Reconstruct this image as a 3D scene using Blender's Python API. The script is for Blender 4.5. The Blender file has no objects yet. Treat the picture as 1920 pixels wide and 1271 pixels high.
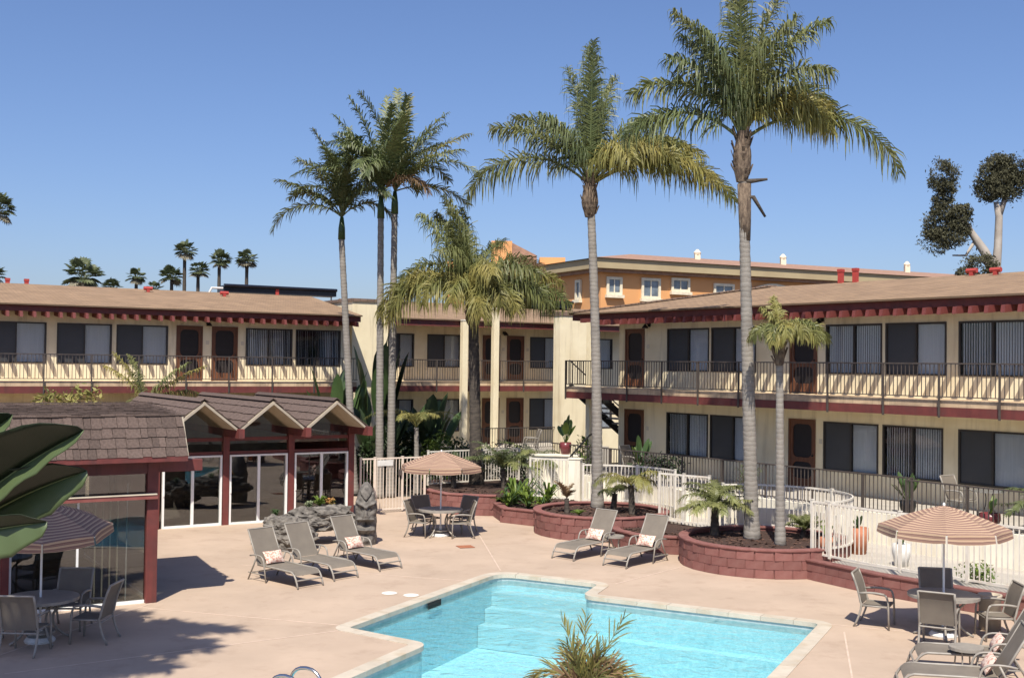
import bpy, bmesh, math, random
from mathutils import Vector, Matrix
from mathutils.geometry import tessellate_polygon
from math import sin, cos, pi, radians as D, sqrt
random.seed(7)
SC = bpy.context.scene
COL = SC.collection

# ------------------------------------------------------------------ camera, sky, sun, exposure
CAM_H = 4.7
cam = bpy.data.cameras.new('camera'); camo = bpy.data.objects.new('camera', cam); COL.objects.link(camo)
cam.sensor_width = 36.0; cam.lens = 36.0 * 2150 / 1920; cam.clip_start = 0.1; cam.clip_end = 2000
_p, _r = D(1.2763), D(0.7104)
_F = Vector((0, cos(_p), sin(_p))); _U = Vector((0, -sin(_p), cos(_p))); _X = Vector((1, 0, 0))
_R = cos(_r) * _X + sin(_r) * _U; _V = cos(_r) * _U - sin(_r) * _X
_m = Matrix((_R, _V, -_F)).transposed().to_4x4(); _m.translation = Vector((0, 0, CAM_H))
camo.matrix_world = _m
SC.camera = camo
SUN_EL, SUN_AZ = D(55), D(7)           # light travels towards (sin az, cos az)
w = bpy.data.worlds.new('World'); SC.world = w; w.use_nodes = True
nt = w.node_tree; nt.nodes.clear()
sk = nt.nodes.new('ShaderNodeTexSky'); sk.sky_type = 'NISHITA'; sk.sun_disc = False
sk.sun_elevation = SUN_EL; sk.sun_rotation = pi + SUN_AZ; sk.altitude = 0; sk.air_density = 1.0; sk.dust_density = 1.2; sk.ozone_density = 8.0
bg = nt.nodes.new('ShaderNodeBackground'); bg.inputs['Strength'].default_value = 0.104
wo = nt.nodes.new('ShaderNodeOutputWorld')
wb = nt.nodes.new('ShaderNodeMixRGB'); wb.blend_type = 'MULTIPLY'; wb.inputs['Fac'].default_value = 1; wb.inputs['Color2'].default_value = (1.0, .92, .98, 1)   # camera white balance of the sky
nt.links.new(sk.outputs[0], wb.inputs['Color1']); nt.links.new(wb.outputs[0], bg.inputs[0]); nt.links.new(bg.outputs[0], wo.inputs[0])
sun = bpy.data.lights.new('sun', 'SUN'); sun.energy = 5.0; sun.angle = D(0.53); sun.color = (1.0, 0.93, 0.82)
suno = bpy.data.objects.new('sun', sun); COL.objects.link(suno)
suno.rotation_euler = Vector((sin(SUN_AZ) * cos(SUN_EL), cos(SUN_AZ) * cos(SUN_EL), -sin(SUN_EL))).to_track_quat('-Z', 'Y').to_euler()
vs = SC.view_settings; vs.view_transform = 'Standard'; vs.look = 'None'; vs.gamma = 1; vs.exposure = 0.42; vs.use_curve_mapping = False
SC.cycles.max_bounces = 8; SC.cycles.transparent_max_bounces = 16

# ------------------------------------------------------------------ mesh helpers
class MB:
    def __init__(s): s.v = []; s.f = []; s.uv = None
    def add(s, vs, fs):
        b = len(s.v); s.v += [tuple(p) for p in vs]; s.f += [tuple(b + i for i in f) for f in fs]
    def box(s, x0, x1, y0, y1, z0, z1):
        s.add([(x0,y0,z0),(x1,y0,z0),(x1,y1,z0),(x0,y1,z0),(x0,y0,z1),(x1,y0,z1),(x1,y1,z1),(x0,y1,z1)],
              [(0,3,2,1),(4,5,6,7),(0,1,5,4),(1,2,6,5),(2,3,7,6),(3,0,4,7)]); return s
    def beam(s, p, q, w, h, up=(0,0,1)):
        p, q = Vector(p), Vector(q); d = (q - p).normalized(); a = d.cross(Vector(up))
        if a.length < 1e-4: a = d.cross(Vector((0,1,0)))
        a.normalize(); b = a.cross(d); a *= w/2; b *= h/2
        s.add([p-a-b,p+a-b,p+a+b,p-a+b,q-a-b,q+a-b,q+a+b,q-a+b],[(0,1,2,3),(7,6,5,4),(0,4,5,1),(1,5,6,2),(2,6,7,3),(3,7,4,0)]); return s
    def tube(s, pts, rad, n=8, cap=True):
        pts = [Vector(p) for p in pts]; m = len(pts)
        if not hasattr(rad, '__len__'): rad = [rad]*m
        b = len(s.v); a = None
        for i, p in enumerate(pts):
            d = (pts[min(i+1,m-1)] - pts[max(i-1,0)]).normalized()
            if a is None:
                a = d.cross(Vector((0,0,1)) if abs(d.z) < .9 else Vector((1,0,0))).normalized()
            else:
                a = (a - d*a.dot(d)).normalized()
            c = d.cross(a)
            for k in range(n):
                t = 2*pi*k/n; s.v.append(tuple(p + (a*cos(t) + c*sin(t))*rad[i]))
        for i in range(m-1):
            for k in range(n):
                k2 = (k+1) % n; s.f.append((b+i*n+k, b+i*n+k2, b+(i+1)*n+k2, b+(i+1)*n+k))
        if cap:
            s.f.append(tuple(b+k for k in range(n-1,-1,-1))); s.f.append(tuple(b+(m-1)*n+k for k in range(n)))
        return s
    def lathe(s, prof, n=16, c=(0,0)):
        b = len(s.v)
        for r, z in prof:
            for k in range(n): s.v.append((c[0]+r*cos(2*pi*k/n), c[1]+r*sin(2*pi*k/n), z))
        for i in range(len(prof)-1):
            for k in range(n):
                k2 = (k+1) % n; s.f.append((b+i*n+k, b+i*n+k2, b+(i+1)*n+k2, b+(i+1)*n+k))
        s.f.append(tuple(b+k for k in range(n-1,-1,-1))); s.f.append(tuple(b+(len(prof)-1)*n+k for k in range(n)))
        return s
    def prism(s, poly, z0, z1):
        n = len(poly); s.add([(x,y,z0) for x,y in poly]+[(x,y,z1) for x,y in poly],
            [tuple(range(n-1,-1,-1)), tuple(range(n,2*n))]+[(i,(i+1)%n,n+(i+1)%n,n+i) for i in range(n)]); return s
    def ribbon(s, pts, w, up):            # flat strip along pts, widths w, 'up' = side vectors
        b = len(s.v)
        for p, ww, u in zip(pts, w, up):
            p = Vector(p); u = Vector(u); s.v.append(tuple(p-u*ww/2)); s.v.append(tuple(p+u*ww/2))
        for i in range(len(pts)-1): s.f.append((b+2*i,b+2*i+1,b+2*i+3,b+2*i+2))
        return s
    def mesh(s, name, mat, smooth=False):
        me = bpy.data.meshes.new(name); me.from_pydata(s.v, [], s.f)
        if s.uv:
            ul = me.uv_layers.new(name='UVMap')
            for lp in me.loops: ul.data[lp.index].uv = s.uv[lp.vertex_index]
        for m in (mat if isinstance(mat, (list, tuple)) else [mat]): me.materials.append(m)
        if smooth: me.polygons.foreach_set('use_smooth', [True]*len(me.polygons))
        me.update(); return me
    def build(s, name, mat, parent=None, smooth=False, loc=(0,0,0), rz=0, kind=None, bevel=0):
        return obj(name, s.mesh(name, mat, smooth), parent, loc, rz, kind, bevel)

def obj(name, me, parent=None, loc=(0,0,0), rz=0, kind=None, bevel=0):
    o = bpy.data.objects.new(name, me); COL.objects.link(o); o.location = loc
    o.rotation_euler = rz if hasattr(rz, '__len__') else (0,0,rz)
    if parent: o.parent = parent
    if kind: o['kind'] = kind
    if bevel:
        b = o.modifiers.new('bevel', 'BEVEL'); b.width = bevel; b.segments = 2; b.limit_method = 'ANGLE'
    return o
def empty(name, loc=(0,0,0), rz=0, parent=None):
    o = obj(name, None, parent, loc, rz); o.empty_display_size = .2; return o
def tag(o, label, cat, group=None, kind=None):
    o['label'] = label; o['category'] = cat
    if group: o['group'] = group
    if kind: o['kind'] = kind
    return o
def struct(o): o['kind'] = 'structure'; return o
def copy_tree(o, parent=None):
    c = o.copy(); COL.objects.link(c); c.parent = parent
    for ch in list(o.children): copy_tree(ch, c)
    return c
def place(src, loc, rz, label, first):
    o = src if first else copy_tree(src)
    o.location = loc; o.rotation_euler = (0,0,rz); o['label'] = label
    return o
def U(a, b): return random.uniform(a, b)

# ------------------------------------------------------------------ materials
def new_mat(name):
    m = bpy.data.materials.new(name); m.use_nodes = True; n = m.node_tree; n.nodes.clear()
    out = n.nodes.new('ShaderNodeOutputMaterial'); return m, n, out
def nd(n, t, **kw):
    x = n.nodes.new(t)
    for k, v in kw.items():
        if k.startswith('_'): setattr(x, k[1:], v)
        else: x.inputs[k.replace('__',' ')].default_value = v
    return x
def mat(name, c1, c2=None, scale=4, rough=.8, bump=0, bscale=60, metal=0, detail=6, obj_var=0, spec=.4, contrast=(.35,.65), stretch=(1,1,1), c3=None, s3=1.2, transl=0, coat=0, streak=None):
    m, n, out = new_mat(name); L = n.links.new
    p = nd(n, 'ShaderNodeBsdfPrincipled', Roughness=rough, Metallic=metal); p.inputs['Specular IOR Level'].default_value = spec
    if coat: p.inputs['Coat Weight'].default_value = coat
    tc = nd(n, 'ShaderNodeTexCoord'); mp = nd(n, 'ShaderNodeMapping'); mp.inputs['Scale'].default_value = stretch
    L(tc.outputs['Object'], mp.inputs['Vector'])
    c2 = c2 or tuple(x*.82 for x in c1)
    nz = nd(n, 'ShaderNodeTexNoise', Scale=scale, Detail=detail); L(mp.outputs[0], nz.inputs['Vector'])
    rp = n.nodes.new('ShaderNodeValToRGB'); rp.color_ramp.elements[0].position, rp.color_ramp.elements[1].position = contrast
    rp.color_ramp.elements[0].color = (*c1,1); rp.color_ramp.elements[1].color = (*c2,1)
    L(nz.outputs['Fac'], rp.inputs['Fac']); col = rp.outputs['Color']
    if c3:
        nz3 = nd(n, 'ShaderNodeTexNoise', Scale=s3, Detail=5); L(mp.outputs[0], nz3.inputs['Vector'])
        r3 = n.nodes.new('ShaderNodeValToRGB'); r3.color_ramp.elements[0].position = .5; r3.color_ramp.elements[1].position = .72
        L(nz3.outputs['Fac'], r3.inputs['Fac'])
        mx = nd(n, 'ShaderNodeMixRGB'); mx.inputs['Color2'].default_value = (*c3,1); L(r3.outputs['Color'], mx.inputs['Fac']); L(col, mx.inputs['Color1']); col = mx.outputs['Color']
    if streak:
        m2 = nd(n, 'ShaderNodeMapping'); m2.inputs['Scale'].default_value = (streak[1],streak[1],streak[1]*.08); L(tc.outputs['Object'], m2.inputs['Vector'])
        n4 = nd(n, 'ShaderNodeTexNoise', Scale=1, Detail=6, Roughness=.65); L(m2.outputs[0], n4.inputs['Vector'])
        r4 = n.nodes.new('ShaderNodeValToRGB'); r4.color_ramp.elements[0].position = .50; r4.color_ramp.elements[1].position = .80; r4.color_ramp.elements[1].color = (streak[2],)*3+(1,); L(n4.outputs['Fac'], r4.inputs['Fac'])
        m4 = nd(n, 'ShaderNodeMixRGB'); m4.inputs['Color2'].default_value = (*streak[0],1); L(r4.outputs['Color'], m4.inputs['Fac']); L(col, m4.inputs['Color1']); col = m4.outputs['Color']
    if obj_var:
        oi = nd(n, 'ShaderNodeObjectInfo'); mr = nd(n, 'ShaderNodeMapRange'); mr.inputs['To Min'].default_value = 1-obj_var; mr.inputs['To Max'].default_value = 1+obj_var
        L(oi.outputs['Random'], mr.inputs['Value'])
        hs = nd(n, 'ShaderNodeHueSaturation'); L(mr.outputs[0], hs.inputs['Value']); L(col, hs.inputs['Color']); col = hs.outputs['Color']
    L(col, p.inputs['Base Color'])
    if bump:
        bz = nd(n, 'ShaderNodeTexNoise', Scale=bscale, Detail=8); L(mp.outputs[0], bz.inputs['Vector'])
        bp = nd(n, 'ShaderNodeBump', Strength=bump, Distance=.02); L(bz.outputs['Fac'], bp.inputs['Height']); L(bp.outputs[0], p.inputs['Normal'])
    if transl:
        tr = nd(n, 'ShaderNodeBsdfTranslucent'); L(col, tr.inputs['Color']); ms = nd(n, 'ShaderNodeMixShader', Fac=transl)
        L(p.outputs[0], ms.inputs[1]); L(tr.outputs[0], ms.inputs[2]); L(ms.outputs[0], out.inputs[0])
    else: L(p.outputs[0], out.inputs[0])
    return m
def glass(name, tint=(.55,.58,.6), base=.06):
    m, n, out = new_mat(name); L = n.links.new
    t = nd(n, 'ShaderNodeBsdfTransparent'); t.inputs[0].default_value = (*tint,1)
    g = nd(n, 'ShaderNodeBsdfGlossy', Roughness=.015); g.inputs[0].default_value = (.9,.92,.95,1)
    lw_ = nd(n, 'ShaderNodeLayerWeight', Blend=.5); fr = nd(n, 'ShaderNodeMath', _operation='POWER'); fr.inputs[1].default_value = 5.0; L(lw_.outputs['Facing'], fr.inputs[0])
    ad = nd(n, 'ShaderNodeMath', _operation='ADD'); ad.inputs[1].default_value = base; ad.use_clamp = True
    nz = nd(n, 'ShaderNodeTexNoise', Scale=.9, Detail=1); bp = nd(n, 'ShaderNodeBump', Strength=.03, Distance=.05)
    L(nz.outputs['Fac'], bp.inputs['Height']); L(bp.outputs[0], g.inputs['Normal'])
    L(fr.outputs[0], ad.inputs[0]); ms = nd(n, 'ShaderNodeMixShader'); L(ad.outputs[0], ms.inputs[0]); L(t.outputs[0], ms.inputs[1]); L(g.outputs[0], ms.inputs[2]); L(ms.outputs[0], out.inputs[0])
    return m

M = {}
M['stucco'] = mat('stucco cream', (.83,.735,.515), (.77,.67,.46), scale=1.3, rough=.92, bump=.35, bscale=90, c3=(.70,.59,.38), s3=.7, streak=((.40,.32,.20),3.5,.75))
M['stucco_w'] = mat('stucco white', (.80,.75,.62), (.74,.69,.56), scale=1.1, rough=.92, bump=.35, bscale=90, c3=(.68,.62,.49), s3=.8, streak=((.45,.40,.31),4,.8))
M['maroon'] = mat('maroon paint', (.165,.042,.036), (.13,.033,.029), scale=5, rough=.6, bump=.15, bscale=30, c3=(.12,.04,.035), s3=3, streak=((.07,.028,.025),5,.9))
M['balcony'] = mat('balcony edge paint', (.60,.45,.29), (.50,.36,.23), scale=3, rough=.85, bump=.2, c3=(.34,.25,.17), s3=1.5, streak=((.16,.12,.085),5,1))
M['concrete'] = mat('patio concrete', (.46,.42,.36), (.38,.35,.30), scale=2, rough=.9, bump=.25)
M['bronze'] = mat('bronze window frame', (.045,.038,.032), rough=.45)
M['screen'] = mat('insect screen', (.046,.048,.052), (.040,.042,.045), scale=2, rough=.5, spec=.5)
M['blind'] = mat('vertical blind vinyl', (.80,.80,.78), (.70,.70,.69), scale=3, rough=.7, stretch=(14,14,.3))
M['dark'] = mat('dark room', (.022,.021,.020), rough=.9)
M['glass'] = glass('window glass', (.84,.86,.88), .04)
M['glass_club'] = glass('clubhouse glass', (.62,.64,.63), .11)
M['door'] = mat('varnished door wood', (.17,.068,.032), (.10,.042,.022), scale=6, rough=.5, stretch=(6,6,.5), bump=.1)
M['mesh'] = mat('door screen mesh', (.018,.014,.014), rough=.6)
M['rail'] = mat('brown rail metal', (.085,.068,.058), (.06,.05,.045), rough=.5, scale=8)
M['white_metal'] = mat('white painted metal', (.70,.66,.575), (.63,.59,.51), scale=6, rough=.5, c3=(.6,.52,.42), s3=4)
M['pink_metal'] = mat('cream gate metal', (.72,.62,.52), (.66,.56,.46), scale=6, rough=.5)
M['white_frame'] = mat('white door frame', (.82,.82,.80), (.75,.75,.72), rough=.4)
M['block'] = mat('painted block', (.215,.090,.077), (.180,.073,.063), scale=7, rough=.88, bump=.6, bscale=55, obj_var=.14, c3=(.24,.115,.098), s3=4)
M['mulch'] = mat('bark mulch', (.075,.040,.028), (.03,.018,.014), scale=35, rough=1, bump=1, bscale=40)
M['soil'] = mat('garden soil', (.10,.075,.055), (.05,.04,.03), scale=12, rough=1, bump=.8, bscale=30)
M['shake'] = mat('wood shake', (.125,.090,.075), (.080,.056,.047), scale=3, rough=.9, obj_var=.22, stretch=(6,6,1.2), bump=.5, bscale=14)
M['metal'] = mat('taupe furniture metal', (.30,.275,.235), (.25,.23,.20), rough=.42, scale=9)
M['sling'] = mat('taupe sling fabric', (.185,.160,.128), (.16,.138,.112), scale=4, rough=.85, bump=.2, bscale=300)
M['tabletop'] = mat('pebbled table glass', (.20,.19,.17), (.27,.26,.23), scale=40, rough=.25)
M['cushion'] = mat('patterned cushion', (.74,.58,.48), (.50,.26,.20), scale=22, rough=.95, contrast=(.45,.58), detail=2)
M['lava'] = mat('lava rock', (.215,.195,.168), (.085,.077,.068), scale=7, rough=1, bump=1, bscale=16)
M['tiki'] = mat('carved dark stone', (.185,.170,.150), (.085,.078,.070), scale=9, rough=.95, bump=.9, bscale=26)
M['coping'] = mat('pool coping', (.52,.46,.37), (.46,.405,.325), scale=4, rough=.85, bump=.3, obj_var=.05, c3=(.43,.35,.25), s3=2.5)
M['tile'] = mat('waterline tile', (.30,.37,.38), (.40,.45,.45), scale=9, rough=.3)
M['steel'] = mat('stainless steel', (.62,.62,.62), rough=.22, metal=1)
M['lid'] = mat('white plastic lid', (.86,.85,.80), rough=.5)
M['red_vent'] = mat('red roof vent', (.42,.055,.045), (.33,.05,.04), rough=.6)
M['solar'] = mat('solar panel', (.012,.014,.022), rough=.25)
M['orange'] = mat('orange stucco', (.70,.355,.145), (.64,.315,.125), scale=.25, rough=.9, c3=(.66,.32,.13), s3=.12)
M['beige'] = mat('beige cornice', (.42,.34,.20), (.37,.29,.17), scale=.5, rough=.9)
M['cream_trim'] = mat('cream window trim', (.78,.70,.52), rough=.8)
M['clay'] = mat('clay tile roof', (.36,.215,.145), (.26,.155,.11), scale=2.5, rough=.9)
def ring_mat(name, c1, c2, dark, sc):
    m, n, out = new_mat(name); L = n.links.new
    tc = nd(n,'ShaderNodeTexCoord'); wv = nd(n,'ShaderNodeTexWave', Scale=sc, Distortion=3.5, Detail=4); wv.bands_direction = 'Z'; wv.inputs['Detail Scale'].default_value = 2.5; L(tc.outputs['Object'], wv.inputs['Vector'])
    r = n.nodes.new('ShaderNodeValToRGB'); r.color_ramp.elements[0].position = .0; r.color_ramp.elements[0].color = (*dark,1); r.color_ramp.elements[1].position = .22; r.color_ramp.elements[1].color = (1,1,1,1); L(wv.outputs['Fac'], r.inputs[0])
    nz = nd(n,'ShaderNodeTexNoise', Scale=3.0, Detail=8, Roughness=.7); L(tc.outputs['Object'], nz.inputs['Vector'])
    rp = n.nodes.new('ShaderNodeValToRGB'); e = rp.color_ramp.elements; e[0].position = .32; e[0].color = (*c1,1); e[1].position = .68; e[1].color = (*c2,1); L(nz.outputs['Fac'], rp.inputs[0])
    mx = nd(n,'ShaderNodeMixRGB', _blend_type='MULTIPLY', Fac=.85); L(rp.outputs[0], mx.inputs[1]); L(r.outputs[0], mx.inputs[2])
    p = nd(n,'ShaderNodeBsdfPrincipled', Roughness=.95); L(mx.outputs[0], p.inputs['Base Color'])
    bz = nd(n,'ShaderNodeTexNoise', Scale=22, Detail=6); L(tc.outputs['Object'], bz.inputs['Vector']); ad = nd(n,'ShaderNodeMath', _operation='ADD'); L(wv.outputs['Fac'], ad.inputs[0]); L(bz.outputs['Fac'], ad.inputs[1])
    bp = nd(n,'ShaderNodeBump', Strength=.3, Distance=.012); L(ad.outputs[0], bp.inputs['Height']); L(bp.outputs[0], p.inputs['Normal']); L(p.outputs[0], out.inputs[0]); return m
M['trunk'] = ring_mat('ringed palm trunk', (.29,.265,.232), (.195,.178,.156), (.76,.73,.70), 2.6)
M['trunk_dk'] = mat('dark palm trunk', (.095,.078,.062), (.045,.038,.032), scale=5, rough=.95, bump=1, bscale=10, stretch=(1,1,2.5))
M['boot'] = mat('palm boots', (.20,.15,.105), (.07,.05,.038), scale=9, rough=1, bump=1, bscale=14, stretch=(2,2,.7))
M['frond'] = mat('palm leaf green', (.125,.150,.048), (.205,.210,.072), scale=1.6, rough=.5, spec=.5, transl=.25, obj_var=.22)
M['frond_dk'] = mat('palm leaf dark green', (.088,.118,.046), (.145,.170,.062), scale=1.6, rough=.45, spec=.5, transl=.2, obj_var=.2)
M['frond_yl'] = mat('palm leaf yellowing', (.32,.275,.085), (.17,.18,.055), scale=1.3, rough=.55, transl=.3, obj_var=.2)
M['frond_dead'] = mat('dry palm leaf', (.30,.20,.11), (.20,.13,.07), scale=2, rough=.8, transl=.2, obj_var=.2)
M['leaf'] = mat('glossy leaf', (.045,.085,.028), (.075,.125,.040), scale=2, rough=.4, spec=.5, transl=.2, obj_var=.2)
M['leaf_br'] = mat('bright leaf', (.16,.22,.035), (.09,.15,.03), scale=3, rough=.5, transl=.3, obj_var=.2)
M['leaf_dk'] = mat('dark shrub leaf', (.022,.040,.016), (.038,.060,.022), scale=2, rough=.5, transl=.15, obj_var=.2)
M['leaf_grey'] = mat('grey green leaf', (.13,.125,.075), (.080,.080,.048), scale=1.2, rough=.8, transl=.25, spec=.1)
M['succ'] = mat('succulent orange', (.42,.17,.06), (.28,.22,.06), scale=6, rough=.6)
M['succ_g'] = mat('succulent grey green', (.22,.25,.14), (.15,.19,.09), scale=8, rough=.6)
M['bark'] = mat('smooth eucalyptus bark', (.42,.38,.33), (.30,.26,.22), scale=1.5, rough=.9)
M['pot'] = mat('glazed red pot', (.16,.035,.038), rough=.3)
M['terracotta'] = mat('terracotta', (.42,.17,.09), (.35,.13,.07), rough=.8, scale=5)
M['sand_pot'] = mat('sand urn', (.50,.43,.33), rough=.9, bump=.4)
M['lamp'] = mat('lamp black', (.02,.02,.02), rough=.4)
M['plastic'] = mat('white plastic', (.7,.69,.65), rough=.5)
M['ivory'] = mat('ivory soffit', (.66,.58,.44), (.58,.51,.38), rough=.8)
M['asphalt'] = mat('bare ground', (.13,.115,.09), (.09,.08,.065), scale=1, rough=1)

def course_mat(name, c1, c2, mortar, bw, bh, rough=.95):
    m, n, out = new_mat(name); L = n.links.new
    tc = nd(n, 'ShaderNodeTexCoord'); mp = nd(n, 'ShaderNodeMapping'); L(tc.outputs['Object'], mp.inputs[0])
    b = nd(n, 'ShaderNodeTexBrick', Scale=1, Mortar__Size=.012, Brick__Width=bw, Row__Height=bh); b.inputs['Color1'].default_value = (*c1,1); b.inputs['Color2'].default_value = (*c2,1); b.inputs['Mortar'].default_value = (*mortar,1)
    b.inputs['Bias'].default_value = -.1
    L(mp.outputs[0], b.inputs['Vector'])
    nz = nd(n, 'ShaderNodeTexNoise', Scale=1.3, Detail=6); mx = nd(n, 'ShaderNodeMixRGB', _blend_type='MULTIPLY', Fac=.55); L(b.outputs['Color'], mx.inputs['Color1'])
    L(tc.outputs['Object'], nz.inputs['Vector']); rp = n.nodes.new('ShaderNodeValToRGB'); rp.color_ramp.elements[0].position = .3; rp.color_ramp.elements[1].position = .7; rp.color_ramp.elements[0].color = (.62,.60,.58,1)
    L(nz.outputs['Fac'], rp.inputs[0]); L(rp.outputs[0], mx.inputs['Color2'])
    p = nd(n, 'ShaderNodeBsdfPrincipled', Roughness=rough); L(mx.outputs[0], p.inputs['Base Color'])
    nf = nd(n, 'ShaderNodeTexNoise', Scale=120, Detail=3); L(tc.outputs['Object'], nf.inputs['Vector']); bp = nd(n, 'ShaderNodeBump', Strength=.5, Distance=.02); L(nf.outputs['Fac'], bp.inputs['Height']); L(bp.outputs[0], p.inputs['Normal'])
    L(p.outputs[0], out.inputs[0]); return m
M['roof'] = course_mat('asphalt shingles', (.345,.228,.135), (.26,.172,.105), (.155,.105,.066), .32, .14)
M['roof2'] = course_mat('grey shingles', (.22,.15,.115), (.17,.12,.09), (.10,.07,.055), .32, .14)

def deck_mat():
    m, n, out = new_mat('pink pool deck concrete'); L = n.links.new
    tc = nd(n, 'ShaderNodeTexCoord')
    a = nd(n, 'ShaderNodeTexNoise', Scale=.45, Detail=7, Roughness=.62); L(tc.outputs['Object'], a.inputs['Vector'])
    r = n.nodes.new('ShaderNodeValToRGB'); e = r.color_ramp.elements; e[0].position = .3; e[0].color = (.38,.290,.216,1); e[1].position = .68; e[1].color = (.475,.364,.273,1)
    L(a.outputs['Fac'], r.inputs[0])
    b = nd(n, 'ShaderNodeTexNoise', Scale=1.4, Detail=8, Roughness=.7); L(tc.outputs['Object'], b.inputs['Vector'])
    r2 = n.nodes.new('ShaderNodeValToRGB'); e = r2.color_ramp.elements; e[0].position = .52; e[0].color = (1,1,1,1); e[1].position = .75; e[1].color = (.77,.73,.70,1)
    L(b.outputs['Fac'], r2.inputs[0]); mx = nd(n, 'ShaderNodeMixRGB', _blend_type='MULTIPLY', Fac=.8); L(r.outputs[0], mx.inputs[1]); L(r2.outputs[0], mx.inputs[2])
    p = nd(n, 'ShaderNodeBsdfPrincipled', Roughness=.85); L(mx.outputs[0], p.inputs['Base Color'])
    f = nd(n, 'ShaderNodeTexNoise', Scale=70, Detail=4); L(tc.outputs['Object'], f.inputs['Vector']); bp = nd(n, 'ShaderNodeBump', Strength=.25, Distance=.01); L(f.outputs['Fac'], bp.inputs['Height']); L(bp.outputs[0], p.inputs['Normal'])
    L(p.outputs[0], out.inputs[0]); return m
M['deck'] = deck_mat()
def water_mat():
    m, n, out = new_mat('pool water'); L = n.links.new
    t = nd(n, 'ShaderNodeBsdfTransparent'); t.inputs[0].default_value = (.76,.945,.985,1)
    g = nd(n, 'ShaderNodeBsdfGlossy', Roughness=.03)
    tc = nd(n, 'ShaderNodeTexCoord'); a = nd(n, 'ShaderNodeTexNoise', Scale=3.2, Detail=3, Distortion=.6); L(tc.outputs['Object'], a.inputs['Vector'])
    bp = nd(n, 'ShaderNodeBump', Strength=.5, Distance=.1); L(a.outputs['Fac'], bp.inputs['Height']); L(bp.outputs[0], g.inputs['Normal'])
    fr = nd(n, 'ShaderNodeFresnel', IOR=1.33); L(bp.outputs[0], fr.inputs['Normal'])
    ms = nd(n, 'ShaderNodeMixShader'); L(fr.outputs[0], ms.inputs[0]); L(t.outputs[0], ms.inputs[1]); L(g.outputs[0], ms.inputs[2]); L(ms.outputs[0], out.inputs[0]); return m
M['water'] = water_mat()
def plaster_mat():
    m, n, out = new_mat('mottled pool plaster'); L = n.links.new  # lighter mottle in the plaster colour imitates sun sparkle through the water
    tc = nd(n, 'ShaderNodeTexCoord'); a = nd(n, 'ShaderNodeTexNoise', Scale=9, Detail=5, Roughness=.72, Distortion=1.4); L(tc.outputs['Object'], a.inputs['Vector'])
    r = n.nodes.new('ShaderNodeValToRGB'); e = r.color_ramp.elements; e[0].position = .36; e[0].color = (.32,.55,.61,1); e[1].position = .62; e[1].color = (.48,.67,.705,1)
    L(a.outputs['Fac'], r.inputs[0]); p = nd(n, 'ShaderNodeBsdfPrincipled', Roughness=.8); L(r.outputs[0], p.inputs['Base Color']); L(p.outputs[0], out.inputs[0]); return m
M['plaster'] = plaster_mat()
def stripe_mat():
    m, n, out = new_mat('striped umbrella canvas'); L = n.links.new
    uv = nd(n, 'ShaderNodeUVMap'); sx = nd(n, 'ShaderNodeSeparateXYZ'); L(uv.outputs[0], sx.inputs[0])
    mu = nd(n, 'ShaderNodeMath', _operation='MULTIPLY'); mu.inputs[1].default_value = 12.5; L(sx.outputs['Y'], mu.inputs[0])
    fr = nd(n, 'ShaderNodeMath', _operation='FRACT'); L(mu.outputs[0], fr.inputs[0])
    r = n.nodes.new('ShaderNodeValToRGB'); r.color_ramp.interpolation = 'CONSTANT'; e = r.color_ramp.elements
    e[0].position = 0; e[0].color = (.50,.35,.235,1); e[1].position = .42; e[1].color = (.22,.130,.104,1)
    x = e.new(.72); x.color = (.36,.225,.16,1); x = e.new(.82); x.color = (.22,.130,.104,1); 
    L(fr.outputs[0], r.inputs[0]); p = nd(n, 'ShaderNodeBsdfPrincipled', Roughness=.9); L(r.outputs[0], p.inputs['Base Color'])
    tr = nd(n, 'ShaderNodeBsdfTranslucent'); L(r.outputs[0], tr.inputs[0]); ms = nd(n, 'ShaderNodeMixShader', Fac=.18); L(p.outputs[0], ms.inputs[1]); L(tr.outputs[0], ms.inputs[2]); L(ms.outputs[0], out.inputs[0]); return m
M['stripe'] = stripe_mat()
M['step'] = mat('white step plaster', (.42,.58,.61), (.37,.53,.56), scale=3, rough=.8)
M['maroon_lt'] = mat('worn maroon paint', (.26,.085,.07), (.20,.06,.05), rough=.6)
M['carpet'] = mat('brown carpet', (.17,.145,.115), (.12,.10,.08), rough=1)
M['club_in'] = mat('clubhouse inner wall', (.30,.28,.24), (.24,.22,.19), rough=.95)
M['gable_soffit'] = mat('tan gable soffit', (.44,.37,.27), (.38,.32,.23), rough=.85)
M['gable_trim'] = mat('weathered gable trim', (.40,.35,.27), (.33,.28,.22), rough=.85)

# ------------------------------------------------------------------ ground, deck, pool
def round_poly(pts, rad):
    out = []; n = len(pts)
    for i in range(n):
        p, a, b = Vector(pts[i]), Vector(pts[i-1]), Vector(pts[(i+1) % n]); r = rad[i] if hasattr(rad, '__len__') else rad
        d1, d2 = (a-p).normalized(), (b-p).normalized(); r1 = min(r, (a-p).length*.45, (b-p).length*.45)
        s, e = p + d1*r1, p + d2*r1
        for k in range(7):
            t = k/6; out.append(tuple((1-t)**2*s + 2*t*(1-t)*p + t*t*e))
    return out
def offset_poly(pts, d):
    n = len(pts); out = []
    for i in range(n):
        a, p, b = Vector(pts[i-1]), Vector(pts[i]), Vector(pts[(i+1) % n])
        e1, e2 = (p-a), (b-p)
        if e1.length < 1e-6: e1 = e2
        if e2.length < 1e-6: e2 = e1
        e1.normalize(); e2.normalize(); nn = Vector((e1.y+e2.y, -e1.x-e2.x))
        if nn.length < 1e-6: nn = Vector((e1.y, -e1.x))
        nn.normalize(); out.append(tuple(p + nn*d/max(.5, nn.dot(Vector((e1.y,-e1.x))))))
    return out
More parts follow.
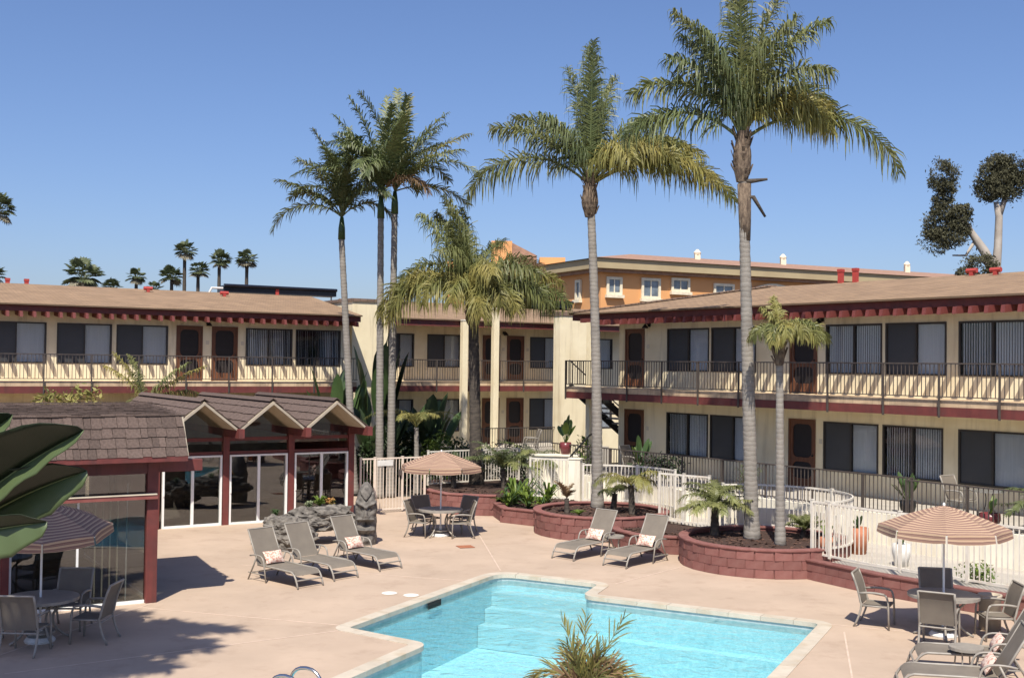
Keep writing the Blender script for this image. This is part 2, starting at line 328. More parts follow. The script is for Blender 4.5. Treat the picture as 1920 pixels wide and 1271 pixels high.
def sheet_with_hole(name, outer, hole, z, m):
    mb = MB(); vs_ = [Vector((x,y,0)) for x,y in outer]; hs = [Vector((x,y,0)) for x,y in hole]
    tris = tessellate_polygon([vs_, hs]); mb.v = [(p.x,p.y,z) for p in vs_+hs]
    for t in tris:
        a, b, c = (Vector(mb.v[i]) for i in t)
        mb.f.append(t if (b-a).cross(c-a).z > 0 else t[::-1])
    return mb.build(name, m)
# counter-clockwise waterline outline of the pool
POOL = [(-2.86,20.42),(-1.36,19.33),(-4.2,13.3),(1.9,13.2),(5.76,21.24),(1.52,23.55),(1.96,24.78),(-.22,25.98)]
POOL_R = round_poly(POOL, [.10,.28,.2,.2,.22,.30,.25,.55])
COP_OUT = offset_poly(POOL_R, .23)
sheet = MB(); sheet.add([(-400,-60,-.06),(400,-60,-.06),(400,900,-.06),(-400,900,-.06)],[(0,1,2,3)])
hole_g = [(-9,8.6),(9,8.6),(9,28),(-9,28)]
struct(sheet_with_hole('ground', [(-400,-60),(400,-60),(400,900),(-400,900)], hole_g[::-1], -.06, M['asphalt']))
deck = struct(sheet_with_hole('pool_deck', [(-26,3),(16,3),(16,40.5),(-26,40.5)], COP_OUT, 0, M['deck']))
# control joints scored in the deck
def joint(p, q):
    mb = MB(); mb.beam((*p,.004), (*q,.004), .03, .004); mb.build('joint', M['deck_joint'], deck)
M['deck_joint'] = mat('deck joint', (.60,.47,.37), rough=.9)
for a, b in (((-7.0,21.9),(-2.95,20.62)),((-6.9,22.3),(-9,15)),((2.3,24.85),(4.25,27.3)),((-.2,26.3),(-1.3,35.6)),((5.9,21.2),(8.6,20.1)),((6.0,20.6),(4.6,15.0)),((-3.0,20.2),(-7.5,17.2)),((-1.0,25.0),(-6.2,26.6))): joint(a, b)
# coping: single slabs following the edge
cop = struct(empty('pool_coping', (0,0,0)))
n = len(POOL_R); acc = 0; segs = []
cum = [0]
for i in range(n): cum.append(cum[-1] + (Vector(POOL_R[(i+1)%n])-Vector(POOL_R[i])).length)
def pt_at(t, poly):
    t %= cum[-1]
    for i in range(n):
        if cum[i+1] >= t - 1e-9:
            f = (t-cum[i])/max(1e-9, cum[i+1]-cum[i]); return Vector(poly[i]).lerp(Vector(poly[(i+1)%n]), f)
INN = offset_poly(POOL_R, -.03)
N_C = int(cum[-1]/.62)
for k in range(N_C):
    t0, t1 = cum[-1]*k/N_C + .004, cum[-1]*(k+1)/N_C - .004
    ts = sorted({t0, t1} | {c for c in cum if t0 < c < t1})
    inn = [pt_at(t, INN) for t in ts]; out_ = [pt_at(t, COP_OUT) for t in ts]
    poly = [tuple(p) for p in out_] + [tuple(p) for p in reversed(inn)]
    mb = MB(); m_ = len(ts); zt = .012 + U(0,.004)
    for q in range(m_-1):
        mb.add([(*inn[q],-.07),(*inn[q+1],-.07),(*out_[q+1],-.07),(*out_[q],-.07),(*inn[q],zt),(*inn[q+1],zt),(*out_[q+1],zt),(*out_[q],zt)],
               [(0,1,2,3),(7,6,5,4),(4,5,1,0),(6,7,3,2)] + ([(7,4,0,3)] if q == 0 else []) + ([(5,6,2,1)] if q == m_-2 else []))
    mb.build('coping_slab', M['coping'], cop)
bas = struct(empty('swimming_pool'))
mb = MB()
def wall_ring(mb, poly, z0, z1):
    k = len(poly); mb.add([(x,y,z0) for x,y in poly]+[(x,y,z1) for x,y in poly], [(i,k+i,k+(i+1)%k,(i+1)%k) for i in range(k)])
wall_ring(mb, POOL_R, -.24, -.005); mb.build('waterline_tile', M['tile'], bas)
mb = MB(); wall_ring(mb, POOL_R, -1.45, -.24); 
vs_ = [Vector((x,y,0)) for x,y in POOL_R]; mb.add([(x,y,-1.45) for x,y in POOL_R], [t for t in tessellate_polygon([vs_])]); mb.build('basin', M['plaster'], bas)
# steps in the far alcove and a bench along the far edge
dA, dB = Vector((.438,.899)), Vector((.888,-.46))
nw = Vector((-.22,25.98)); 
for i, (dep, z) in enumerate(((.42,-.36),(.74,-.66),(1.06,-.96))):
    a = nw + dB*.02; b = nw + dB*2.42; q = [a, b, b - dA*dep, a - dA*dep]
    mb = MB(); mb.prism([(p.x,p.y) for p in reversed(q)], -1.44, z); mb.build('step', M['step'] if 'step' in M else M['plaster'], bas)
a = Vector((1.52,23.55)); b = Vector((5.70,21.27)); mb = MB(); mb.prism([tuple(a-dA*.3),tuple(b-dA*.3),tuple(b),tuple(a)], -1.44, -.75); mb.build('bench', M['plaster'], bas)
mb = MB(); s0 = Vector((-1.62,22.95)); e = (Vector((-.22,25.98))-Vector((-2.86,20.42))).normalized(); pn = Vector((e.y,-e.x))
q = [s0 + pn*.012, s0+e*.55+pn*.012]; mb.add([(q[0].x,q[0].y,-.20),(q[1].x,q[1].y,-.20),(q[1].x,q[1].y,-.07),(q[0].x,q[0].y,-.07)],[(0,1,2,3)]); mb.build('skimmer_mouth', M['dark'], bas)
mb = MB(); mb.add([(x,y,-.135) for x,y in POOL_R], [t for t in tessellate_polygon([vs_])]); wt = struct(mb.build('water', M['water']))
for p in wt.data.polygons:
    if p.normal.z < 0: p.flip()
wt.data.update()

# ------------------------------------------------------------------ motel wings
F1, F2 = 1.09, 3.94
def wall_front(mb, x0, x1, z0, z1, holes, y=0, th=.14):
    xs = sorted({x0,x1}|{h[0] for h in holes}|{h[1] for h in holes}); zs = sorted({z0,z1}|{h[2] for h in holes}|{h[3] for h in holes})
    for a, b in zip(xs, xs[1:]):
        for c, d in zip(zs, zs[1:]):
            mx, mz = (a+b)/2, (c+d)/2
            if any(h[0] < mx < h[1] and h[2] < mz < h[3] for h in holes): continue
            mb.add([(a,y,c),(b,y,c),(b,y,d),(a,y,d)],[(0,1,2,3)])
    for a, b, c, d in holes:
        mb.add([(a,y,c),(b,y,c),(b,y,d),(a,y,d),(a,y+th,c),(b,y+th,c),(b,y+th,d),(a,y+th,d)],[(0,4,5,1),(1,5,6,2),(2,6,7,3),(3,7,4,0)])
MESHC = {}
def window(parent, x0, x1, z0, z1, types='sb', name='window', fm='bronze', fw=.05, gm='glass'):
    w_, h_ = x1-x0, z1-z0; mid = w_/2; f = MB()
    f.box(0,w_,-.02,.09,0,fw).box(0,w_,-.02,.09,h_-fw,h_).box(0,fw,-.02,.09,fw,h_-fw).box(w_-fw,w_,-.02,.09,fw,h_-fw).box(mid-.025,mid+.025,.0,.09,fw,h_-fw)
    o = f.build(name, M[fm], parent, loc=(x0,0,z0))
    for i, t in enumerate(types):
        a, b = (fw, mid-.025) if i == 0 else (mid+.025, w_-fw)
        y = .025 if i == 0 else .055
        if t == 's':
            g = MB(); g.box(a,b,y,y+.006,fw,h_-fw); g.build('screen', M['screen'], o)
        else:
            g = MB(); g.box(a,b,y,y+.006,fw,h_-fw); g.build('pane', M[gm], o)
            if t in 'bod':
                bl = MB(); x = a; st = .075
                while x < b-.02:
                    if t == 'b': ang = D(12+U(-4,4))
                    elif t == 'o': ang = D(U(5,40))
                    else: ang = D(U(40,80))
                    hw = .043 if t == 'b' else .024 if t == 'o' else .018; dx, dy = hw*cos(ang), hw*sin(ang); cx = min(x+.0375, b-.03)
                    bl.add([(cx-dx,.115-dy,fw),(cx+dx,.115+dy,fw),(cx+dx,.115+dy,h_-fw),(cx-dx,.115-dy,h_-fw)],[(0,1,2,3)]); x += st
                bl.build('blind', M['blind'], o, kind='stuff')
    return o
def oct_hole(x0,x1,z0,z1,c,nn=5):
    pts = []
    for cx, cz, a0 in ((x1-c,z1-c,0),(x0+c,z1-c,90),(x0+c,z0+c,180),(x1-c,z0+c,270)):
        pts.append([(cx+c*cos(D(a0+90*k/(nn-1))), cz+c*sin(D(a0+90*k/(nn-1)))) for k in range(nn)])
    return pts
def plate_hole(mb, X0,X1,Z0,Z1, arcs, y, dep):
    cor = [(X1,Z1),(X0,Z1),(X0,Z0),(X1,Z0)]
    for i, arc in enumerate(arcs):
        (ax, az), (bx, bz) = arc[0], arc[-1]; cx, cz = cor[i]
        pa, pb = ((cx,az),(bx,cz)) if i % 2 == 0 else ((ax,cz),(cx,bz))
        poly = [pa,(cx,cz),pb] + arc[::-1]
        mb.add([(x,y,z) for x,z in poly],[tuple(range(len(poly)))])
        na = arcs[(i+1)%4][0]; cx2, cz2 = cor[(i+1)%4]
        pn_ = (na[0],cz2) if (i+1)%2 else (cx2,na[1])
        q = [pb, pn_, na, arc[-1]]; mb.add([(x,y,z) for x,z in q],[(0,1,2,3)])
    ring = [p for a in arcs for p in a]; k = len(ring)
    mb.add([(x,y,z) for x,z in ring]+[(x,y+dep,z) for x,z in ring],[(i,(i+1)%k,k+(i+1)%k,k+i) for i in range(k)])
def door(parent, x0, x1, z0, flip=False):
    w_ = x1-x0; h_ = 2.08; f = MB()
    f.box(0,.06,-.03,.1,0,h_).box(w_-.06,w_,-.03,.1,0,h_).box(.06,w_-.06,-.03,.1,h_-.06,h_)
    o = f.build('door', M['door'], parent, loc=(x0,0,z0))
    lf = MB(); zm = .86
    plate_hole(lf, .06, w_-.06, zm, h_-.06, oct_hole(.06+.09,w_-.06-.09,zm+.07,h_-.15,.17), 0, .03)
    plate_hole(lf, .06, w_-.06, .02, zm-.003, oct_hole(.06+.09,w_-.06-.09,.30,zm-.06,.17), 0, .03)
    lf.build('screen_door_leaf', M['door'], o)
    s = MB(); s.box(.06,w_-.06,.032,.04,.02,h_-.06); s.build('mesh_screen', M['mesh'], o)
    k = MB(); k.tube([(w_-.10,-.06,1.0),(w_-.10,0,1.0)],.025,8); k.build('handle', M['lamp'], o)
    return o
def railing(parent, pts, z0, z1, m, post_at, step=.12, post_drop=.0, bal=.018, low=.08):
    """pts local polyline; top/bottom rails, single posts, joined balusters"""
    top = MB(); balu = MB()
    for a, b in zip(pts, pts[1:]):
        a, b = Vector(a), Vector(b); MB().beam((*a,z1),(*b,z1),.05,.035).build('top_rail', M[m], parent); MB().beam((*a,z0+low),(*b,z0+low),.03,.025).build('bottom_rail', M[m], parent)
        ln = (b-a).length; k = max(1,int(ln/step))
        for i in range(k):
            p = a.lerp(b,(i+.5)/k); d = (b-a).normalized(); balu.beam((p.x,p.y,z0+low),(p.x,p.y,z1-.01),bal,bal,up=(d.x,d.y,0))
    balu.build('balusters', M[m], parent, kind='stuff')
    key = ('post',m,round(z1-z0+post_drop,2))
    if key not in MESHC:
        pb = MB(); pb.box(-.022,.022,-.022,.022,-post_drop,z1-z0+.01); MESHC[key] = pb.mesh('post', M[m])
    for p in post_at: obj('post', MESHC[key], parent, (p[0],p[1],z0))
def wall_lamp(parent, x, z):
    o = MB().box(-.05,.05,-.06,0,-.06,.06).tube([(0,-.05,0),(0,-.16,.05),(0,-.22,.0)],.022,6).lathe([(.03,.02),(.12,-.10),(.11,-.12)],10,(0,-.22)).build('wall_lamp', M['lamp'], parent, loc=(x,0,z)); return o
def motel(name, label, origin, ang, x0, x1, ups, los, tails, posts, eave_o=.80, tail_o=1.13, vents=(), bal=(None,None), lamps=(), roof=(None,None,7.6), depth=9.0, patio=None, tail_w=.095, hip=False):
    root = empty(name, (origin[0],origin[1],0), D(ang)); tag(root, label, 'building')
    holes = []
    for e in ups: holes.append((e[1],e[2], F2 if e[0]=='d' else F2+.60, F2+2.08 if e[0]=='d' else F2+2.05))
    for e in los: holes.append((e[1],e[2], F1 if e[0]=='d' else F1+.60, F1+2.08 if e[0]=='d' else F1+2.05))
    wl = MB(); wall_front(wl, x0, x1, 0, 6.62, holes)
    wl.add([(x0,0,0),(x0,depth,0),(x0,depth,6.6),(x0,0,6.6)],[(0,3,2,1)]); wl.add([(x1,0,0),(x1,depth,0),(x1,depth,6.6),(x1,0,6.6)],[(0,1,2,3)]); wl.add([(x0,depth,0),(x1,depth,0),(x1,depth,6.6),(x0,depth,6.6)],[(3,2,1,0)])
    wl.build('wall', M['stucco'], root)
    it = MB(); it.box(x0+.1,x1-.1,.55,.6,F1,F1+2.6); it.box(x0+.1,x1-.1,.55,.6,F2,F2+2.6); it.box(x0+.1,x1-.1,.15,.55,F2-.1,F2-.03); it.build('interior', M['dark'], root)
    for z, e in [(F2, e) for e in ups] + [(F1, e) for e in los]:
        if e[0] == 'd': door(root, e[1], e[2], z); MB().box(e[2]+.13,e[2]+.25,-.012,0,z+1.38,z+1.52).build('number_plate', M['ivory'], root)
        else: window(root, e[1], e[2], z+.60, z+2.05, e[3])
    for x in lamps: wall_lamp(root, x, F2+2.2)
    # balcony
    b0, b1 = bal
    if b0 is not None:
        MB().box(b0,b1,-1.5,-.002,F2-.19,F2-.01).build('balcony_slab', M['balcony'], root, bevel=.01)
        MB().box(b0,b1,-1.53,-1.44,F2-.42,F2-.192).build('balcony_fascia', M['maroon'], root)
        MB().box(b0,b1,-1.44,-.002,F2-.30,F2-.2).build('balcony_soffit', M['stucco'], root)
        railing(root, [(b0+.02,-.05),(b0+.02,-1.56),(b1,-1.56)], F2, F2+.92, 'rail', [(x,-1.56) for x in posts], post_drop=.45)
        MB().box(x0,x1,-.05,.2,F2-.19,F2-.01)
    # roof
    r0, r1, zr = roof; ze = 6.60; ry = depth/2; rf = MB(); hx = 3.0 if hip else 0
    rf.add([(r0,-eave_o-.17,ze),(r1,-eave_o-.17,ze),(r1,ry,zr),(r0+hx*1.6,ry,zr),(r1,depth+.9,ze),(r0,depth+.9,ze)],[(0,1,2,3),(3,2,4,5)]+[(0,3,5),(1,4,2)])
    rf.add([(r0,-eave_o-.17,ze-.05),(r1,-eave_o-.17,ze-.05),(r1,depth+.9,ze-.05),(r0,depth+.9,ze-.05)],[(0,3,2,1)])
    rf.add([(r0,-eave_o-.17,ze-.05),(r1,-eave_o-.17,ze-.05),(r1,-eave_o-.17,ze),(r0,-eave_o-.17,ze)],[(0,1,2,3)])
    rfo = rf.build('roof', M['roof'], root)
    if hip: MB().beam((r0,-eave_o-.17,ze+.02),(r0+hx*1.6,ry,zr+.03),.5,.05).beam((r0,depth+.9,ze+.02),(r0+hx*1.6,ry,zr+.03),.5,.05).build('hip_cap', M['roof2'], rfo)
    MB().box(r0,r1,-eave_o,-eave_o+.05,ze-.26,ze-.055).build('fascia', M['maroon'], root)
    if hip: MB().box(r0,r0+.05,-eave_o+.06,depth+.8,ze-.26,ze-.055).build('fascia', M['maroon'], root)
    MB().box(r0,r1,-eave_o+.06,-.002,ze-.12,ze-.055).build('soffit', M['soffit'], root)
    key = ('tail',tail_o,tail_w)
    if key not in MESHC:
        t = MB(); t.add([(-tail_w/2,-tail_o,ze-.47),(tail_w/2,-tail_o,ze-.47),(tail_w/2,-.01,ze-.36),(-tail_w/2,-.01,ze-.36),(-tail_w/2,-tail_o+.04,ze-.285),(tail_w/2,-tail_o+.04,ze-.285),(tail_w/2,-.01,ze-.16),(-tail_w/2,-.01,ze-.16)],[(0,3,2,1),(4,5,6,7),(0,1,5,4),(1,2,6,5),(2,3,7,6),(3,0,4,7)]); MESHC[key] = t.mesh('rafter_tail', M['maroon'])
    for x in tails: obj('rafter_tail', MESHC[key], root, (x,0,0))
    for kind, x, y in vents:
        zz = ze + (zr-ze)*(1-abs(y-ry)/(ry+eave_o))
        if kind == 'pipe': MB().box(-.075,.075,-.075,.075,0,.42).box(-.09,.09,-.09,.09,.42,.52).build('flue', M['red_vent'], rfo, loc=(x,y,zz-.05))
        elif kind == 'dark': MB().box(-.13,.13,-.13,.13,0,.42).box(-.17,.17,-.17,.17,.42,.5).build('flue', M['bark'], rfo, loc=(x,y,zz-.05))
        else: MB().box(-.06,.06,-.06,.06,0,.16).tube([(-.17,0,.18),(.17,0,.18)],.075,8).build('roof_vent', M['red_vent'], rfo, loc=(x,y,zz-.03))
    return root
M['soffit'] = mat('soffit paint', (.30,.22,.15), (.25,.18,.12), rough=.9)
OL = (-22.95,36.72)      # foot of the long left wing's front wall line
sL = lambda L: L
upsL = [('w',.9,2.87,'sb'),('w',3.2,5.2,'sb'),('w',5.56,7.56,'sb'),('w',7.91,9.81,'sb'),('w',9.97,11.85,'sb'),('d',12.16,13.16),('d',13.51,14.53),('w',14.85,16.76,'oo'),('w',16.9,18.83,'do')]
losL = [('w',.9,2.87,'sb'),('w',3.2,5.2,'sb'),('w',5.56,7.56,'sb'),('w',7.91,9.81,'sb'),('w',9.97,11.85,'sb'),('d',12.16,13.16),('d',13.51,14.53),('w',14.85,16.76,'oo'),('w',16.9,18.83,'do')]
left = motel('motel_wing', 'long two storey cream motel wing behind the shake roofed clubhouse', OL, 32, 0, 19.1, upsL, losL,
    [.5+.432*i for i in range(44)], [7.23,8.8,10.4,12.1,13.7,15.38,17.07,2.5,4.0,5.6,18.4], bal=(-.1,18.9), lamps=(13.34,), roof=(-.3,19.35,7.6),
    vents=(('pipe',7.05,5.6),('pipe',7.75,5.6),('cap',12.0,3.6),('cap',15.0,3.2),('pipe',17.9,4.9)))
# solar heating tubes along the left ridge
def solar(name, label, loc, ang, ln, h=.28):
    r = empty(name, loc, D(ang)); tag(r, label, 'solar panel')
    MB().box(0,ln,-.05,.75,0,h).build('absorber', M['solar'], r); MB().tube([(0,-.1,h),(ln,-.1,h)],.07,8).build('header_pipe', M['solar'], r)
    for x in (0.1, ln*.5, ln-.1): MB().beam((x,.3,-.35),(x,.3,h),.05,.05).build('stand', M['white_metal'], r)
    MB().tube([(-.02,0,.15),(-.5,0,.15),(-.7,0,-.25)],.05,8).build('feed_pipe', M['plastic'], r)
    return r
rl = Matrix.Rotation(D(32),3,'Z')
def onL(x, y, z=0): p = rl @ Vector((x,y,0)); return (OL[0]+p.x, OL[1]+p.y, z)
solar('solar_panel', 'long black solar heater on the ridge of the left wing roof', onL(15.5,4.9,7.66), 32, 5.2)
# tall plain wall block between the wings
blk = empty('stair_tower', onL(19.6,.6), D(32)); tag(blk, 'plain cream stair tower at the end of the left wing behind the tall palms', 'tower')
MB().box(0,1.65,0,4,0,7.25).build('wall', M['stucco'], blk); MB().box(-.06,1.71,-.06,4.06,7.25,7.37).build('coping_cap', M['roof2'], blk)
# middle wing, set back
OM = onL(0,1.4)
ML = lambda s: s
upsM = [('w',21.5,22.9,'sb'),('w',23.55,25.25,'sb'),('d',26.38,27.29),('d',27.67,28.6),('w',28.93,30.6,'sb'),('w',32.0,33.7,'sb')]
mid = motel('motel_wing', 'shaded middle motel wing with slim cream columns behind the yellow palm', OM, 32, 21.3, 35.2, upsM, upsM,
    [], [23.2,24.9,26.1,27.6,29.3], bal=(21.35,30.3), lamps=(27.48,), roof=(21.3,35.6,7.65), eave_o=1.5, vents=())
MB().box(21.3,35.4,-1.56,-1.51,6.3,6.62).build('eave_board', M['maroon'], mid)
solar('solar_panel', 'black solar heater strip on the middle wing roof beside the orange building', (OM[0]+(rl@Vector((28.3,3.6,0))).x, OM[1]+(rl@Vector((28.3,3.6,0))).y, 7.62), 32, 5.5)
def column(name, label, s, y, wx, wy, z0, z1, grp=None):
    p = onL(s, y, z0); r = empty(name, p, D(32)); tag(r, label, 'column', grp)
    MB().box(-wx/2,wx/2,-wy/2,wy/2,0,z1-z0).build('shaft', M['stucco'], r, bevel=.01); MB().box(-wx/2-.02,wx/2+.02,-wy/2-.02,wy/2+.02,z1-z0,z1-z0+.06).build('cap', M['stucco_w'], r); return r
column('column', 'slim cream column left of the dark palm trunk, in front of the middle wing', 24.42, -.35, .26, .26, 1.0, 6.55)
column('column', 'slim cream column rising past the eave, right of the dark palm trunk', 25.98, -.35, .26, .26, 1.0, 7.1)
pil = empty('pillar', onL(28.88,-2.3,0), D(32)); tag(pil, 'broad cream stucco pillar between the middle and right wings', 'pillar')
MB().box(-.8,.8,0,.5,0,6.85).build('shaft', M['stucco'], pil); MB().box(-.84,1.5,-.04,1.6,6.85,7.02).build('cap', M['roof2'], pil)
# patio of the middle wing
MB().prism([onL(22.9,1.39)[:2],onL(22.9,-2.0)[:2],onL(31.0,-2.0)[:2],onL(31.0,1.39)[:2]],-.05,F1).build('terrace', M['concrete']); struct(bpy.data.objects['terrace'])
mr = empty('patio_railing', onL(0,0), D(32)); tag(mr, 'dark patio railing in front of the middle wing ground floor', 'railing')
railing(mr, [(23.9,-1.95),(30.6,-1.95),(30.9,.6)], F1, F1+.92, 'rail', [(24,-1.95),(25.6,-1.95),(27.2,-1.95),(28.8,-1.95),(30.6,-1.95)])
# right wing
OR = (22.21,16.13)
upsR = [('d',-30.86,-29.85),('w',-28.71,-26.73,'sb'),('w',-26.63,-24.7,'sb'),('d',-23.34,-22.29),('w',-21.98,-20.02,'oo'),('w',-19.91,-17.99,'sb'),('w',-17.63,-15.70,'do'),('w',-15.55,-13.6,'sb')]
losR = [('d',-30.86,-29.85),('w',-28.71,-26.75,'db'),('w',-26.66,-24.7,'sb'),('d',-23.36,-22.34),('w',-22.05,-20.13,'sb'),('w',-19.99,-18.08,'do'),('w',-17.63,-15.70,'sb'),('w',-15.55,-13.6,'sb')]
losR[1] = ('w',-28.71,-26.75,'do')
right = motel('motel_wing', 'two storey cream motel wing on the right with balcony above the patios', OR, -54, -31.2, -10, upsR, losR,
    [-31.2+.4425*i for i in range(44)], [-32.32,-30.6,-29.02,-27.33,-25.69,-23.99,-22.3,-20.67,-18.85,-17.18,-15.53,-13.8], bal=(-32.35,-11), lamps=(-29.6,-22.1), roof=(-32.9,-9.6,7.62), tail_o=1.15, tail_w=.11, hip=True,
    vents=(('pipe',-24.9,4.4),('pipe',-24.3,4.4),('cap',-19.9,4.2),('cap',-19.0,4.0),('cap',-17.7,3.9),('dark',-17.9,5.2)))
rr = Matrix.Rotation(D(-54),3,'Z')
def onR(x, y, z=0): p = rr @ Vector((x,y,0)); return (OR[0]+p.x, OR[1]+p.y, z)
# stair at the end of the right wing
st = empty('staircase', onR(-33.6,-.9,0), D(-54)); tag(st, 'dark outdoor staircase between the pillar and the right wing', 'staircase')
for i in range(14): MB().box(.0,1.1,-.14,.14,-.03,.03).build('tread', M['concrete'], st, loc=(.1,4.4-.28*i,F1+.2*(i+1)))
for x in (.05,1.22): MB().beam((x,4.5,F1+.05),(x,.5,F1+2.85),.05,.26).build('stringer', M['lamp'], st)
MB().tube([(.05,4.5,F1+1.0),(.05,.5,F1+3.8)],.025,6).build('handrail', M['lamp'], st)
pt = empty('column', onR(-31.75,-.9,0), D(-54)); tag(pt, 'thin cream post at the near end of the right wing balcony', 'column')
MB().box(-.1,.1,-.1,.1,0,6.25).build('shaft', M['stucco'], pt); MB().box(-.5,.1,-.07,.07,6.25,6.4).build('bracket', M['maroon'], pt)
# raised patio of the right wing
PAT = [onR(-31.2,0)[:2],onR(-31.2,-3.3)[:2],onR(-16.85,-3.0)[:2],onR(-16.85,-3.5)[:2],onR(-10,-3.5)[:2],onR(-10,0)[:2]]
tr = struct(MB().prism(PAT,-.05,F1).build('terrace', M['concrete']))
for a, b in ((PAT[1],PAT[2]),(PAT[2],PAT[3]),(PAT[3],PAT[4])):
    d = (Vector(b)-Vector(a)).normalized(); nn = Vector((-d.y,d.x)); nn = nn if nn.dot(Vector((-.8,-.58))) > 0 else -nn
    a2, b2 = Vector(a)+nn*.06, Vector(b)+nn*.06; MB().beam((*a2,.5),(*b2,.5),.12,1.22).build('retaining_wall', M['stucco_w'], tr)
pr = empty('patio_railing', (OR[0],OR[1],0), D(-54)); tag(pr, 'long dark patio railing in front of the right wing ground floor', 'railing')
railing(pr, [(-31.0,-3.2),(-28,-3.15),(-16.95,-2.95)], F1, F1+.95, 'rail', [(-28,-3.15),(-26.4,-3.1),(-24.8,-3.08),(-23.2,-3.05),(-21.6,-3.02),(-20,-3),(-18.4,-2.98),(-17,-2.95)])
pr2 = empty('patio_railing', (OR[0],OR[1],0), D(-54)); tag(pr2, 'dark patio railing nearest the right edge of the picture above the striped umbrella', 'railing')
railing(pr2, [(-16.8,-3.45),(-10.2,-3.45)], F1, F1+.95, 'rail', [(-16.8,-3.45),(-15.2,-3.45),(-13.6,-3.45),(-12,-3.45)])
# walkway between the pool fence and the patios
struct(MB().prism([(6.5,26.2),(9.9,22.0),(13.5,18.3),(16,20),(11.0,28.2),(3.2,37.8),(.5,38.4),(2.1,34.95),(4.3,33),(5.3,31),(7.3,29.7),(7.8,27.7)],-.05,.34).build('walkway', M['concrete']))

# ------------------------------------------------------------------ clubhouse (shake mansard in front, folded gables behind)
club = empty('clubhouse', (-6.97,22.42,0), D(32)); tag(club, 'brown shake roofed clubhouse with maroon posts, glass walls and zigzag gables', 'building')
c32 = Matrix.Rotation(D(32),3,'Z')
def onC(x, y, z=0): p = c32 @ Vector((x,y,0)); return (-6.97+p.x, 22.42+p.y, z)
MB().box(-.12,.09,-.1,.1,0,2.82).build('corner_post', M['maroon'], club, bevel=.008)
MB().box(-2.72,-2.58,-.1,.1,0,2.5).build('post', M['maroon'], club); MB().box(-5.4,-5.26,-.1,.1,0,2.5).build('post', M['maroon'], club); MB().box(-8.1,-7.96,-.1,.1,0,2.5).build('post', M['maroon'], club)
MB().box(-8.2,-.121,-.08,.08,2.5,2.73).build('header_beam', M['maroon'], club); MB().box(.091,.95,-.08,.08,2.52,2.75).build('beam_end', M['maroon'], club, bevel=.008)
MB().box(-8.2,.05,-.22,-.101,2.02,2.10).build('transom_rail', M['maroon_lt'] if 'maroon_lt' in M else M['maroon'], club)
MB().box(-8.2,.03,-.235,-.10,2.102,2.125).build('transom_cap', M['ivory'], club)
for a, b in ((-2.57,-.13),(-5.25,-2.73),(-7.95,-5.41)):
    MB().box(a,b,.0,.012,.06,2.0).build('pane', M['glass_club'], club); MB().box(a,b,.0,.012,2.05,2.5).build('pane', M['glass_club'], club)
    MB().box(a,b,-.03,.05,0,.06).build('sill', M['white_frame'], club); MB().box(a,a+.04,-.02,.03,.06,2.0).build('mullion', M['white_frame'], club); 
    MB().box((a+b)/2-.02-.03,(a+b)/2+.02-.03,-.02,.03,.06,2.0).build('mullion', M['white_frame'], club)
MB().box(-.02,.06,.12,9.6,0,.06).build('sill', M['white_frame'], club); MB().box(0,.012,.12,9.6,.06,2.5).build('pane', M['glass_club'], club)
for y in (3.2,6.4,9.5): MB().box(-.07,.08,y,y+.14,0,2.6).build('post', M['maroon'], club)
MB().box(-.1,.08,.1,9.6,2.5,2.75).build('side_beam', M['maroon'], club)
# interior: carpet, back wall, ceiling, furniture shapes
MB().box(-12,-.08,.1,9.7,.002,.012).box(-12,8.45,9.75,15.4,.002,.012).build('carpet', M['carpet'] if 'carpet' in M else M['dark'], club)
MB().box(-12,-.05,5.8,5.9,.02,2.5).build('interior_wall', M['club_in'], club); MB().box(2.6,8.8,14.9,15.0,.02,2.6).build('interior_wall', M['club_in'], club); MB().box(-12,-.05,.15,5.8,2.52,2.56).build('ceiling', M['club_in'], club)
for x, y in ((-1.2,2.2),(-3.6,2.4),(-6.0,2.6)): MB().box(x-.5,x+.5,y-.4,y+.4,.4,.46).box(x-.05,x+.05,y-.05,y+.05,.02,.4).box(x-.9,x-.55,y-.25,y+.25,.02,.45).box(x-.92,x-.84,y-.25,y+.25,.45,.9).build('indoor_table', M['lamp'], club)
# window cleaning pole seen inside the corner pane
MB().tube([(-.42,.25,.03),(-.42,.22,2.3)],.014,6).build('curtain_wand', M['white_frame'], club)
for x in (-1.0,-.86,-.72,-.58): MB().beam((x,.3,.05),(x,.3,2.0),.05,.02,up=(1,0,0)).build('curtain_fold', M['ivory'], club)
